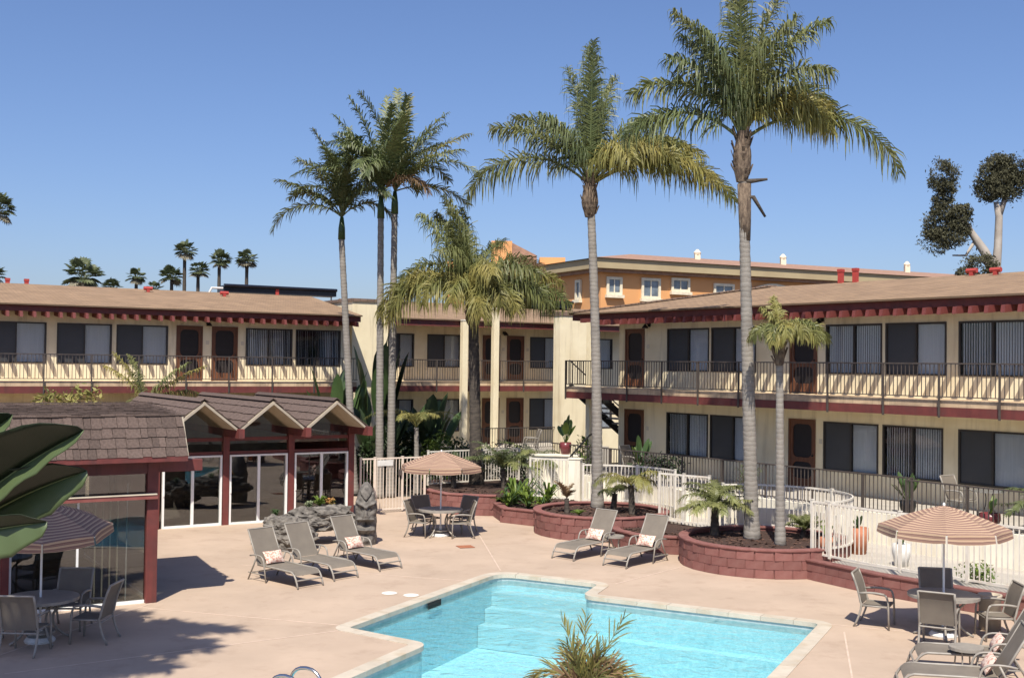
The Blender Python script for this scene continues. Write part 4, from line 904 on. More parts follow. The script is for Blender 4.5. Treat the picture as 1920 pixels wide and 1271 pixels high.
# dining sets
ch, tb, um = make_chair(), make_table(), make_umbrella()
place(tb, (-1.89,31.42,0), D(12), 'round patio table under the far umbrella', True)
place(tb, (7.70,20.40,0), D(30), 'round patio table under the right umbrella', False)
place(tb, (-7.80,19.20,0), D(0), 'round patio table in shade under the left umbrella', False)
place(um, (-1.89,31.42,0), D(10), 'striped tan umbrella by the planter near the pool gate', True)
place(um, (7.70,20.40,0), D(4), 'striped tan umbrella in front of the white fence on the right', False)
uf = place(um, (-7.80,19.20,0), D(0), 'striped tan umbrella partly hidden by the large leaf at the left', False)
for c in uf.children:
    if c.name.startswith(('canopy','rib','finial')):
        mt = Matrix.Rotation(D(7),4,Vector((1,.35,0)))
        c.rotation_euler = mt.to_euler()
        if c.name.startswith('finial'): c.rotation_euler = (0,0,0)
chairs = [((-2.36,31.95),-25,'chair left of the far umbrella table, seen from behind'),((-1.30,31.85),205,'chair right of the far umbrella table, its back to the planter'),((-2.35,32.55),-62,'dark chair behind the far table next to the block wall, left one'),((-1.25,32.75),-112,'dark chair behind the far table next to the block wall, right one')]
first = True
base = (-1.89,31.42)
for ang, dist, lb in ((152,.72,'far table chair nearest the gate, its back half turned to the pool'),(20,.70,'far table chair on the right, turned towards the table'),(118,1.05,'dark far table chair behind the left side of the table'),(58,1.15,'dark far table chair behind the right side of the table')):
    a = D(ang); place(ch, (base[0]+dist*cos(a)*.9, base[1]+dist*sin(a)*.75-(.35 if dist < .8 else -.1), 0), a+pi+D(10 if ang > 90 else -10), lb, first); first = False
base = (7.70,20.40)
for dx, dy, rz, lb in ((-.98,.75,-28,'right table chair standing apart on the left, side on to the pool'),(-.38,-.80,62,'right table chair seen squarely from behind, nearest the pool'),(.25,.92,-100,'right table chair facing the pool behind the umbrella pole'),(.90,-.15,176,'right table chair nearest the loungers, side on')):
    place(ch, (base[0]+dx, base[1]+dy, 0), D(rz), lb, False)
base = (-7.80,19.20)
for dx, dy, rz, lb in ((.08,-.78,88,'shaded left table chair seen from behind'),(.88,.10,178,'shaded left table chair facing left towards the table'),(-.95,-.15,8,'shaded left table chair cut by the left edge of the picture'),(.1,1.0,-88,'shaded left table chair on the clubhouse side of the table')):
    place(ch, (base[0]+dx, base[1]+dy, 0), D(rz), lb, False)
# sun loungers
lg = make_lounge(); cushion_me = make_cushion(); first = True
def lounger(foot, ang, lb, cush=None):
    global first
    a = D(ang); loc = (foot[0]-1.36*cos(a), foot[1]-1.36*sin(a), 0); place(lg, loc, a, lb, first); first = False
    if cush:
        c = obj('cushion', cushion_me, None, (loc[0]+.03*cos(a), loc[1]+.03*sin(a), .47)); c.rotation_euler = (Matrix.Rotation(a+pi/2,4,'Z') @ Matrix.Rotation(D(58),4,'X')).to_euler(); c.location += Vector((cos(a)*.06, sin(a)*.06, .02))
        tag(c, cush, 'cushion', 'patterned lumbar cushions')
lounger((-4.15,24.05), -42, 'taupe lounger nearest the clubhouse, with a patterned cushion', 'pale patterned cushion on the lounger nearest the clubhouse')
lounger((-3.54,24.98), -42, 'taupe lounger without a cushion, in the middle of the left three')
lounger((-2.70,26.20), -42, 'taupe lounger beside the carved tiki, with a patterned cushion', 'pale patterned cushion on the lounger beside the tiki')
lounger((1.30,27.85), -131, 'taupe lounger in front of the left round planter, with a cushion', 'pale patterned cushion on the lounger before the left round planter')
lounger((2.47,26.91), -131, 'taupe lounger in front of the low curved planter, with a cushion', 'pale patterned cushion on the lounger before the curved planter')
lounger((6.35,18.20), 166, 'taupe lounger below the right table, farther of the right pair', 'pale patterned cushion on the farther lounger of the right pair')
lounger((5.70,16.95), 166, 'taupe lounger at the bottom right corner, nearer of the right pair', 'pale patterned cushion on the nearer lounger of the right pair')
sd_ = make_side_table()
place(sd_, (-3.92,27.55,0), 0, 'small glass side table between the left loungers', True)
place(sd_, (2.62,28.85,0), D(15), 'small glass side table between the two middle loungers', False)
place(sd_, (7.05,17.75,0), D(30), 'small glass side table between the right loungers', False)
# ------------------------------------------------------------------ tiki and lava rocks
from mathutils import noise as NZ
def rock(name, label, loc, size, rz, seed, sub=4, amp=.22, cat='rock'):
    bm = bmesh.new(); bmesh.ops.create_icosphere(bm, subdivisions=sub, radius=1)
    for v in bm.verts:
        p = v.co.copy(); d = amp*NZ.fractal(p*1.3+Vector((seed,0,0)),.9,2.1,4) + .13*NZ.fractal(p*4.5+Vector((seed,3,0)),.7,2,5) - .10*max(0,NZ.noise(p*7+Vector((seed,9,2)))-.12)
        p = p*(1+d); p = Vector((p.x*size[0],p.y*size[1],p.z*size[2])); 
        if p.z < -size[2]*.75: p.z = -size[2]*.75
        v.co = p + Vector((0,0,size[2]*.72))
    me = bpy.data.meshes.new(name); bm.to_mesh(me); bm.free(); me.materials.append(M['lava']); o = obj(name, me, None, loc, rz); tag(o, label, cat); return o
rock('lava_rock', 'rugged grey lava boulder behind the two left loungers', (-5.70,29.0,0), (.72,.60,.50), D(10), 2.0, 5, .30)
rk = rock('lava_rock', 'long grey lava rock with succulents leaning on the boulder', (-4.85,30.1,.34), (.95,.52,.36), D(30), 6.5, 5, .30)
def tiki():
    r = empty('tiki_statue', (-3.74,29.9,0), D(6)); tag(r, 'carved grey stone tiki head standing beside the third lounger', 'statue')
    b = MB(); N_ = 28; R_ = 40
    prof = [(0,.30),(.2,.31),(.45,.30),(.75,.29),(1.0,.285),(1.18,.27),(1.3,.235),(1.42,.185),(1.52,.13),(1.6,.05)]
    def rad(z):
        for (z0,r0),(z1,r1) in zip(prof,prof[1:]):
            if z <= z1: return r0+(r1-r0)*(z-z0)/(z1-z0)
        return .05
    def face(u, z):            # relief in metres, u = sideways -1..1 on the front
        d = 0; au = abs(u)
        g = lambda x, w_: math.exp(-(x/w_)**2)
        d -= .12*g(au-.45,.24)*g(z-.93+.10*(au-.45),.065)             # eyes
        d += .10*g(au-.45,.13)*g(z-.915,.03)
        d += .085*g(z-(1.035+.16*(au-.45)),.035)*(au < .95)
        d -= .09*g(z-(1.12+.24*au**1.2),.024)*(au < .95)
        d += .13*g(u,.15)*g(z-.82,.13)
        d += .07*g(au-.22,.13)*g(z-.73,.05)
        d -= .24*g(u,.50)*g(z-.54,.10)
        d += .09*g(z-.665,.028)*(au < .8); d += .10*g(z-.40,.035)*(au < .75)
        d -= .16*g(u,.55)*g(z-.26,.045); d += .06*g(u,.45)*g(z-.13,.07)
        return d
    for i in range(R_*2+1):
        z = 1.6*i/(R_*2); rr_ = rad(z)
        for k in range(N_*2):
            a = 2*pi*k/(N_*2); c, s = cos(a), sin(a); front = -s; q = rr_*(1+.07*NZ.fractal(Vector((c*2,s*2,z*4)),.9,2,4))
            if front > .15: q += face(c/.95, z)*min(1,(front-.15)*2.5)
            if abs(c) > .55 and .75 < z < 1.08: q += .035*sin((z-.75)/.33*pi)   # ears
            b.v.append((q*c*.92, q*s*.92, z))
    n2 = N_*2
    for i in range(R_*2):
        for k in range(n2): k2 = (k+1)%n2; b.f.append((i*n2+k,i*n2+k2,(i+1)*n2+k2,(i+1)*n2+k))
    b.f.append(tuple(R_*2*n2+k for k in range(n2)))
    b.build('carved_head', M['tiki'], r, True)
tiki()
# deck fittings
for (x,y), lb in (((-2.44,23.54),'round white skimmer lid on the deck, left one'),((-1.98,23.35),'round white skimmer lid on the deck nearest the pool edge')):
    r = empty('skimmer_lid', (x,y,0)); tag(r, lb, 'lid', 'white skimmer lids'); MB().lathe([(.0,.004),(.15,.004),(.15,.012),(.13,.016),(0,.016)],24).build('lid_plate', M['lid'], r); MB().lathe([(.15,.003),(.17,.003),(.17,.009),(.15,.009)],24).build('collar', M['coping'], r)
dr = empty('drain_grate', (-1.13,29.61,0), D(20)); tag(dr, 'small rusty drain grate in the deck before the far table', 'drain')
MB().box(-.2,.2,-.2,.2,.002,.006).build('pit', M['dark'], dr)
for k in range(9): MB().box(-.2,.2,-.19+.0455*k,-.165+.0455*k,.006,.014).build('bar', M['terracotta'], dr)
ld = empty('pool_handrail', (-2.75,15.05,0), D(-27)); tag(ld, 'stainless steel pool grab rails at the bottom edge', 'handrail')
for x in (-.22,.22): MB().tube([(-.3,x,0)]+arc((-.3,x,.32),(-.29,x,.66),(-.03,x,.66),6)+arc((.0,x,.66),(.26,x,.66),(.29,x,.25),6)+[(.38,x,-.6)],.024,10).build('rail', M['steel'], ld, True)
# planters and jars right of the loungers
ur = empty('sand_urn', (8.75,20.95,0)); tag(ur, 'cylindrical sand coloured urn behind the right table', 'urn'); MB().lathe([(.19,0),(.19,.58),(.21,.6),(.21,.64),(.17,.64),(.17,.55)],20).build('body', M['sand_pot'], ur, True)
jr = empty('clay_pot', (9.35,20.0,0)); tag(jr, 'tall terracotta pot at the right edge beside the loungers', 'pot'); MB().lathe([(.16,0),(.24,.15),(.27,.55),(.22,.85),(.25,.95),(.20,.95),(.18,.8)],20).build('body', M['terracotta'], jr, True)

# ------------------------------------------------------------------ palms and plants
random.seed(21)
def frond_mesh(L, e0, e1, lw, droop, n=70, w=.035, plum=25, bare=.14, mname='frond', twist=0, ease=1.15, fwd=.45, rr0=.03):
    mb = MB(); N_ = 18; pts = [Vector((0,0,0))]; tg = []
    for i in range(N_):
        t = (i+.5)/N_; a = D(e0 + (e1-e0)*t**ease); d = Vector((cos(a), twist*t*t, sin(a))).normalized(); tg.append(d); pts.append(pts[-1] + d*L/N_)
    tg.append(tg[-1]); mb.tube(pts, [rr0*(1-.85*i/N_) for i in range(N_+1)], 5)
    for s in (-1,1):
        for i in range(n):
            t = bare + (1-bare)*(i+U(0,.8))/n
            if t > .995: continue
            k = min(N_-1, int(t*N_)); f = t*N_-k; p = pts[k].lerp(pts[k+1], f); T = tg[k]; S = Vector((0,1,0)); Nn = S.cross(T)*-1; 
            if Nn.z < 0: Nn = -Nn
            u = (t-bare)/(1-bare); ln = lw*(.38+.62*sin(pi*min(1,(.10+.80*u)))**.6)*(1-.45*u**3)*U(.82,1.1)
            b = D(random.gauss(0,plum*.75)+12); d = (S*s*cos(b) + Nn*sin(b) + T*(fwd+.5*u+U(-.2,.2)) + Vector((U(-.15,.15),U(-.15,.15),0))).normalized(); dr = droop*U(.45,1.35); ln *= U(.75,1.12)
            g_ = Vector((0,0,-1)); q1 = p + d*ln*.36 + g_*dr*ln*.05; q3 = p + d*ln*max(.5,1-.42*dr) + g_*dr*ln*.66; q2 = p + d*ln*max(.45,.70-.14*dr) + g_*dr*ln*.28
            W = d.cross(Vector((0,0,1)).cross(d)); W = T - d*T.dot(d)
            if W.length < .05: W = Nn
            W.normalize(); mb.ribbon([p,q1,q2,q3],[w*.8,w,w*.85,w*.12],[W,W,W,W])
    return mb.mesh('frond', M[mname])
def trunk_mb(base, top, r0, r1, bend=(0,0), rings=.16, flare=1.35, bulge=0):
    b, t = Vector(base), Vector(top); ln = (t-b).length; k = max(6,int(ln/rings)); P = []; R_ = []
    for i in range(k+1):
        f = i/k; p = b.lerp(t,f) + Vector((bend[0],bend[1],0))*sin(pi*f); r = r0+(r1-r0)*f
        r *= 1 + (flare-1)*math.exp(-f*ln/.35) + bulge*sin(pi*f)
        P.append(p); R_.append(r*(1+.035*(-1)**i)*U(.985,1.015))
    return MB().tube(P,R_,12)
def palm(name, label, base, top, r0, r1, fr, lw, droop, n=70, w=.035, tm='trunk', boots=None, group=None, plum=25, bend=(0,0), crownshaft=None, flare=1.35, fwd=.45, rings=.16, cat='palm tree', bare=.14, rr0=.03):
    r = empty(name, base); tag(r, label, cat, group); rel = Vector(top)-Vector(base)
    trunk_mb((0,0,0), rel, r0, r1, bend, rings, flare).build('trunk', M[tm], r, True)
    if boots:
        h, br = boots; b = MB(); P = []; R_ = []
        for i in range(9): f = i/8; P.append(rel + Vector((0,0,-h*.8+h*f))); R_.append(br*(.72+.42*sin(pi*min(1,f*1.15)))*U(.93,1.07))
        b.tube(P,R_,11); 
        for _ in range(26):
            a = U(0,2*pi); z = U(-h*.75,h*.2); q = rel+Vector((cos(a)*br*.85,sin(a)*br*.85,z)); b.beam(q, q+Vector((cos(a)*.10,sin(a)*.10,U(.15,.32))), U(.04,.09), .02, up=(cos(a),sin(a),.01))
        b.build('boots', M['boot'], r)
    if crownshaft: MB().tube([rel,rel+Vector((0,0,crownshaft*.5)),rel+Vector((0,0,crownshaft))],[r1*1.25,r1*1.15,r1*.6],10).build('crownshaft', M['leaf'], r, True)
    top_z = crownshaft or 0
    for f in fr:
        az, e0, e1, L = f[:4]; mn = f[4] if len(f) > 4 else 'frond'; tw = f[5] if len(f) > 5 else U(-.25,.25)
        o = obj('frond', frond_mesh(L, e0, e1, lw*(f[6] if len(f) > 6 else 1), droop, n, w, plum, bare, mn, tw, fwd=fwd, rr0=rr0), r, rel+Vector((0,0,top_z)), D(az))
    return r
def ring(n, e0, e1, L, mats=('frond',), a0=0, j=10):
    return [(a0+360*k/n+U(-j,j), U(*e0), U(*e1), U(*L), random.choice(mats)) for k in range(n)]
G, Y_, K_ = 'frond', 'frond_yl', 'frond_dk'
# tall queen palm in the left round planter
frA = [(181,46,-64,4.3,G,.1),(174,60,-2,3.6,G,0),(158,70,10,3.5,G,0),(92,89,80,4.3,G,.05),(270,88,66,4.2,K_,0),(130,86,60,3.9,K_,0),(40,85,60,3.6,G,0),(8,70,-42,3.9,G,0),(0,62,-40,4.0,Y_,0),(356,40,-60,4.9,Y_,0),(4,36,-46,4.7,G,0),(345,48,-58,4.3,Y_,0),(335,64,-52,3.3,Y_,0),(215,74,10,2.8,K_,0),(70,78,30,3.6,K_,0),(300,70,-50,2.6,Y_,0),(22,76,0,3.7,G,0)]
palm('queen_palm', 'tall grey trunked palm standing in the left round planter', (2.57,33.8,.5), (2.25,33.8,10.0), .165, .11, frA, 1.0, 1.0, n=125, w=.036, plum=52, bare=.2, boots=(1.15,.21), rr0=.045, bend=(.06,0))
frB = [(-3,40,-70,4.6,G,.05,.9),(181,46,-52,3.3,K_,0),(179,72,-36,3.5,G,0),(160,82,40,3.9,G,0),(110,88,74,4.3,G,0),(250,88,70,4.2,G,0),(30,85,55,4.4,G,0),(5,84,20,4.0,G,0),(358,78,-72,3.2,Y_,0),(345,76,-78,2.9,Y_,0),(12,82,-50,3.3,G,0),(300,84,20,3.4,G,0),(225,82,20,3.2,K_,0),(60,82,30,3.8,K_,0),(140,82,30,3.6,K_,0),(320,82,-30,3.2,G,0),(200,78,0,3.0,K_,0)]
pb = palm('queen_palm', 'tallest palm with a heavy grey trunk in the large right planter', (5.92,28.08,.5), (5.60,28.08,10.25), .175, .115, frB, .98, 1.0, n=125, w=.036, plum=52, bare=.2, boots=(1.25,.20), rr0=.05)
for z, a, l in ((8.75,10,.34),(8.35,-58,.55)): 
    MB().tube([(-.26,-.05,z),(-.05,-.08,z+.02),(-.05+l*cos(D(a)),-.1,z+l*sin(D(a)))],[.07,.055,.03],7).build('frond_stub', M['trunk_dk'], pb, True)
MB().tube([(-.3,0,9.6),(-.22,.02,11.2),(-.05,.05,13.6)],[.03,.02,.006],6).build('spear_leaf', M['frond_dk'], pb)
MB().tube([(-.225,0,7.3),(-.24,0,7.8),(-.265,0,8.7)],[.125,.15,.17],11).build('old_boots', M['boot'], pb, True)
# slim young palm beside it
palm('queen_palm', 'slim palm with a small drooping yellow green crown in the right planter', (6.38,27.12,.5), (6.33,27.12,5.35), .115, .08,
     [(350,70,-80,1.5,Y_),(10,60,-70,1.6,Y_),(40,75,-60,1.2,G),(170,76,-85,1.0,Y_),(200,78,-85,1.0,G),(270,80,-86,1.1,Y_),(300,76,-86,1.2,Y_),(100,88,60,1.1,Y_),(330,72,-84,1.4,G),(235,80,-86,1.0,G),(320,62,-84,1.3,Y_),(250,60,-88,1.0,Y_),(0,78,-80,1.2,Y_),(185,86,30,.9,Y_)], .45, 1.1, n=70, w=.028, boots=(.75,.12), plum=35)
# dark trunked, yellowing palm behind the far table
frD = [(181,60,-88,4.4,Y_,0),(190,54,-88,3.9,Y_,0),(172,66,-86,4.0,Y_,0),(165,78,-50,3.6,G,0),(150,86,35,3.7,G,0),(170,82,64,4.0,G,0),(235,82,50,3.8,G,0),(155,80,48,3.7,G,0),(190,76,38,3.7,G,0),(120,84,60,3.7,G,0),(60,82,10,3.5,G,0),(12,58,-36,3.7,Y_,0),(0,42,-46,3.7,G,0),(22,68,-16,3.3,'frond_dead',0),(340,52,-58,3.2,G,0),(8,50,-60,3.3,Y_,0),(300,66,-84,2.8,Y_,0),(250,72,-86,2.8,Y_,0),(220,70,-86,3.0,Y_,0),(280,48,-86,2.6,Y_,0),(320,58,-84,2.6,Y_,0),(240,86,-20,3.2,G,0),(290,84,-50,3.0,Y_,0),(335,76,-40,3.2,G,0),(30,80,-20,3.4,G,0)]
palm('queen_palm', 'shaggy yellowing palm with a dark trunk behind the far umbrella', (-1.17,39.75,.5), (-1.36,39.75,6.75), .22, .16, frD, 1.1, 1.15, n=130, w=.036, tm='trunk_dk', boots=(.9,.24), plum=50, rr0=.045)
# king palms left of centre
def king(label, base, top, seed, scale, extra=()):
    random.seed(seed); fr = ring(11,(46,86),(-60,25),(2.3*scale,3.1*scale),(K_,K_,G),seed*20) + [(80,88,62,3.2*scale,G),(200,86,50,3.0*scale,K_),(300,84,40,2.8*scale,K_)] + list(extra)
    return palm('king_palm', label, base, top, .145, .105, fr, .78, .6, n=72, w=.042, tm='trunk' , crownshaft=.8, plum=22, group=None, fwd=.55)
king('slender palm of the left cluster, nearest the clubhouse gables, crown lowest', (-5.55,41.0,0), (-6.15,41.0,9.1), 3, 1.1, [(185,40,-75,3.0,G),(175,62,-30,2.4,G),(150,84,62,2.6,G),(350,50,-70,2.4,G)])
king('slender middle palm of the left cluster in front of the stair tower', (-4.55,40.0,0), (-4.64,40.0,9.75), 5, 1.2, [(170,74,40,3.4,K_),(160,70,25,3.0,K_),(340,60,-66,2.2,'frond_dead')])
king('slender palm of the left cluster nearest the yellow palm, crown highest', (-4.20,40.3,0), (-4.19,40.3,9.95), 8, 1.26, [(30,72,40,3.6,G),(10,56,20,3.5,Y_),(60,80,66,3.8,Y_),(0,20,-45,2.8,Y_)])
random.seed(31)
# small palms
def small_palm(label, base, h, r0, nfr, L, mats, e0=(35,80), e1=(-60,-10), lw=.34, droop=.5, tm='trunk_dk', n=44, w=.02, extra=(), top=None, name='young_palm'):
    return palm(name, label, base, top or (base[0]+U(-.05,.05),base[1],base[2]+h), r0, r0*.8, ring(nfr,e0,e1,L,mats,U(0,90),14)+list(extra), lw, droop, n=n, w=w, tm=tm, flare=1.1, rings=.08, plum=12, rr0=.012)
small_palm('small yellowing palm with arched fronds in the left round planter', (3.44,32.3,.5), .85, .095, 11, (.85,1.25), (Y_,Y_,G), (35,70), (-75,-40), .34, .9)
small_palm('short dark stump palm hidden behind the tall trunk in the left round planter', (2.95,32.9,.5), .55, .09, 6, (.5,.8), (Y_,G), (40,70), (-75,-40), .26, .8)
small_palm('half dead little palm at the left side of the round planter', (1.61,32.4,.5), .45, .075, 5, (.4,.65), ('frond_dead',), (50,85), (10,50), .2, .2)
small_palm('tiny sprout in the mulch of the left round planter', (1.95,31.6,.54), .06, .03, 6, (.2,.32), ('leaf_br',), (30,80), (-20,30), .14, .2, n=14)
small_palm('bushy green pygmy palm at the left side of the large right planter', (5.08,28.5,.5), .72, .11, 26, (.85,1.2), (G,G,'frond'), (10,86), (-60,0), .36, .6)
small_palm('little green palm at the right side of the large right planter', (7.2,28.3,.5), .22, .07, 14, (.5,.72), (G,), (25,80), (-35,20), .22, .35)
small_palm('young palm with yellow arching fronds behind the pool gate', (-3.35,41.3,0), 2.4, .10, 8, (1.3,1.9), (Y_,Y_,G), (45,72), (-60,-25), .42, .7, 'trunk', extra=[(180,52,-40,2.1,Y_),(5,58,-45,1.9,Y_)])
small_palm('palm rising behind the clubhouse roof with two feathery fronds', (-12.3,38.6,0), 3.2, .12, 3, (.8,1.1), (G,), (30,60), (-60,-20), .55, .9, 'trunk', n=60, w=.032, extra=[(175,72,40,2.1,Y_),(190,66,20,1.9,Y_),(5,46,20,2.4,Y_),(15,38,-20,2.0,Y_),(350,56,25,2.2,G),(165,80,60,1.8,G)])
small_palm('feathery dark green palms under the shaggy palm, left of the white panel', (-.2,38.6,.5), .7, .10, 20, (1.1,1.7), (K_,G,K_), (20,80), (-50,0), .36, .5)
small_palm('feathery dark green palm leaning over the fence behind the bright plants', (.75,38.9,.5), .8, .10, 18, (1.0,1.5), (K_,G), (15,75), (-60,0), .36, .6)
small_palm('feathery palm at the foot of the dark trunk behind the far table', (-1.9,38.6,.5), .6, .10, 16, (.9,1.3), (K_,G), (15,75), (-60,0), .34, .6)
# palm crown tip poking up at the bottom edge, close to the camera
random.seed(5)
tuft = [(U(0,360), U(70,90), U(-50,75), U(.30,.50), random.choice((Y_,Y_,'frond_dead','frond_dead',G))) for _ in range(26)]
palm('queen_palm', 'ragged palm tuft poking up over the pool at the bottom edge', (.53,8.0,-.05), (.53,8.0,2.36), .10, .07, tuft + [(20,70,50,.66,G),(160,82,60,.6,Y_),(95,88,70,.6,Y_)], .26, .35, n=18, w=.010, plum=70, bare=.1, rr0=.007, fwd=1.5)
# queen palm outside the frame at the left that shades the deck
palm('queen_palm', 'tall palm left of the view whose crown shades the deck corner', (-9.4,10.1,-.05), (-8.7,10.1,12.0), .2, .14, ring(18,(25,60),(-40,0),(2.6,3.5),(G,),0,9)+ring(14,(5,30),(-30,0),(2.2,3.3),(G,),10,9), 1.0, .5, n=90, w=.07)

# ------------------------------------------------------------------ broad leaved plants
def paddle(mb, base, tip, width, nrm, fold=.12, sag=.12, stalk=.4, N_=8, tube_r=.012):
    b, t = Vector(base), Vector(tip); d = t-b; nn = Vector(nrm); nn = (nn - d.normalized()*nn.dot(d.normalized())).normalized(); s = d.normalized().cross(nn)
    pt = lambda f: b + d*f - Vector((0,0,1))*sag*d.length*(f**2)*1.0 + Vector((0,0,sag*d.length*f*.5))
    mb.tube([pt(i/6*stalk) for i in range(7)]+[pt(stalk+(1-stalk)*i/5) for i in range(1,6)], [tube_r]*7+[tube_r*.7*(1-i/6) for i in range(1,6)], 5)
    k0 = len(mb.v)
    for i in range(N_+1):
        f = i/N_; c = pt(stalk+(1-stalk)*f); ww = width*(sin(pi*min(1,f*.93+.05))**.62)
        if i == N_: ww = .01
        for q in (-1,-.5,0,.5,1): mb.v.append(tuple(c + s*ww*.5*q + nn*(fold*ww*abs(q)**1.3)))
    for i in range(N_):
        for q in range(4): a = k0+i*5+q; mb.f.append((a,a+1,a+6,a+5))
def strelitzia(label, base, h, nl, spread, mats=('leaf',), lw=.28, name='bird_of_paradise', lean=0):
    r = empty(name, base); tag(r, label, 'plant')
    for i in range(nl):
        a = U(0,2*pi); f = U(.3,1)*spread; hh = h*U(.6,1.0); tip = (f*cos(a), f*sin(a), hh); mb = MB()
        paddle(mb, (U(-.1,.1),U(-.1,.1),0), tip, lw*U(.8,1.2), (-cos(a)*.9+U(-.4,.4), -sin(a)*.9-.3+U(-.4,.4), .5), sag=.16, stalk=.52); mb.build('leaf', M[random.choice(mats)], r, True)
    return r
random.seed(41)
strelitzia('tall bird of paradise clump beside the end of the left wing balcony', (-6.6,43.2,0), 5.0, 16, 1.5, ('leaf','leaf_dk'), .55)
strelitzia('giant bird of paradise rising beside the stair tower', (-5.2,44.6,0), 6.6, 16, 1.4, ('leaf','leaf','leaf_dk'), .55)
strelitzia('bird of paradise in front of the middle wing, left of the slim columns', (-3.2,43.8,0), 4.2, 16, 1.5, ('leaf','leaf_dk'), .5)
strelitzia('dark bird of paradise clump under the cluster of slender palms', (-4.9,42.2,0), 3.4, 14, 1.3, ('leaf_dk','leaf'), .5)
strelitzia('dark banana like clump filling the gap beside the gate', (-6.2,41.2,0), 3.0, 14, 1.1, ('leaf_dk',), .45)
def bush(label, c, size, nleaf, m, ls=.1, name='shrub', stem=True):
    r = empty(name, (c[0],c[1],c[2])); tag(r, label, 'shrub'); mb = MB()
    lobes = [(U(-.5,.5)*size[0],U(-.5,.5)*size[1],size[2]*U(.35,.75),U(.35,.6)) for _ in range(7)]
    for _ in range(nleaf):
        lx, ly, lz, lr = random.choice(lobes); d = Vector((random.gauss(0,1),random.gauss(0,1),random.gauss(0,1))).normalized()*U(.55,1)**.5
        p = Vector((lx+d.x*size[0]*lr, ly+d.y*size[1]*lr, max(.03,lz+d.z*size[2]*lr*.9))); a = Vector((random.gauss(0,1),random.gauss(0,1),random.gauss(0,.7))).normalized(); b = a.cross(Vector((U(-1,1),U(-1,1),1))).normalized(); l = ls*U(.6,1.3)
        mb.add([p-a*l,p-b*l*.4,p+a*l,p+b*l*.4],[(0,1,2,3)])
    mb.build('foliage', M[m], r, kind='stuff')
    for k in range(4): MB().tube([(0,0,0),(U(-.3,.3)*size[0],U(-.3,.3)*size[1],size[2]*.6)],[.03,.012],5).build('stem', M['trunk_dk'], r)
    return r
bush('bright green shrub left of the slim columns', (-2.9,42.6,0), (.9,.8,1.9), 1500, 'leaf_br', .085)
bush('rounded green shrub at the foot of the slim column', (-1.9,43.6,.2), (1.0,.8,1.7), 1500, 'leaf', .08)
bush('dark shrub mass behind the cream gate', (-4.6,41.6,0), (1.3,.8,1.9), 1600, 'leaf_dk', .1)
bush('dark shrub behind the fence under the middle wing patio', (-3.9,43.5,0), (1.6,.8,2.4), 1800, 'leaf_dk', .11)
bush('small shrub at the foot of the tall left palms', (-5.4,42.4,0), (1.0,.7,1.5), 900, 'leaf', .09)
bush('dry golden shrub peeking over the left end of the clubhouse roof', (-13.4,34.6,2.2), (1.3,.6,1.6), 900, 'frond_yl', .1)
bush('low green shrub against the patio railing beside the pot', (2.5,39.4,.4), (.5,.4,1.7), 500, 'leaf_br', .08)
bush('leafy shrub between the slender palms and the stair tower', (-4.4,44.6,0), (1.2,.8,2.6), 1500, 'leaf', .11)
bush('dense shrub behind the white fence below the shaggy palm', (-.9,41.9,.5), (1.5,.6,1.2), 1300, 'leaf_dk', .09)
bush('leafy hedge at the foot of the middle wing patio railing', (.6,42.6,.4), (1.4,.6,1.0), 1200, 'leaf', .08)
def rosette(label, c, h, nl, mats, w=.05, name='bromeliad', up=(.25,1.0), cat='plant'):
    r = empty(name, c); tag(r, label, cat)
    for i in range(nl):
        a = U(0,2*pi); f = U(.25,1)*h*.85; z = h*U(*up); mb = MB(); d = Vector((cos(a),sin(a),0)); s = Vector((-sin(a),cos(a),0))
        P = [Vector((0,0,0)), d*f*.3+Vector((0,0,z*.6)), d*f*.7+Vector((0,0,z*.95)), d*f+Vector((0,0,z*.75))]; mb.ribbon(P,[w*.7,w*1.2,w,w*.1],[s]*4); mb.build('leaf', M[random.choice(mats)], r, True)
    return r
for k, (x,y,h,lb) in enumerate(((.15,35.6,.95,'tallest bright yellow green plant in the low planter'),(-.05,35.0,.6,'leafy bright plant at the left corner of the low planter'),(.55,34.7,.6,'bright plant in the low planter nearest the round planter'),(.45,36.2,.85,'bright upright plant in the low planter beside the white panel'),(1.15,35.6,.8,'bright plant before the white fence panel'),(.95,34.3,.45,'low bright plant at the rim of the round planter'))):
    rosette(lb, (x,y,.37), h, 30, ('leaf_br','leaf_br','leaf'), .075)
# potted plants and patio pieces
def potted(label, c, pr, ph, ph_mat, h, nl, lw=.16):
    r = empty('potted_plant', c); tag(r, label, 'potted plant'); MB().lathe([(pr*.7,0),(pr,.6*ph),(pr*.95,ph),(pr*.8,ph),(pr*.75,ph*.85)],18).build('pot', M[ph_mat], r, True)
    for i in range(nl):
        a = U(0,2*pi); mb = MB(); f = U(.25,.9)*h*.6; paddle(mb, (0,0,ph*.85), (f*cos(a),f*sin(a),ph+h*U(.5,1)), lw*U(.7,1.2), (-cos(a),-sin(a)-.4,.5), stalk=.4); mb.build('leaf', M[random.choice(('leaf','leaf_br'))], r, True)
    return r
potted('red glazed pot with upright leaves on the white block wall', (1.85,38.7,1.71), .20, .40, 'pot', 1.15, 9, .2)
p = onR(-17.35,-2.6,F1); potted('bright leafy plant in a dark pot on the right patio', p, .2, .35, 'lamp', .85, 14, .14)
p = onR(-27.3,-2.5,F1); potted('broad leaved plant behind the patio railing by the left doors', p, .22, .35, 'lamp', 1.15, 9, .22)
p = onR(-14.9,-3.0,F1); potted('purple glazed pot with small plants by the right railing', p, .24, .34, 'pot', .45, 8, .1)
p = onR(-22.6,-2.6,F1); rosette('feathery fern in front of the lower right wing door', p, .95, 60, ('frond','frond_dk'), .03, 'fern')
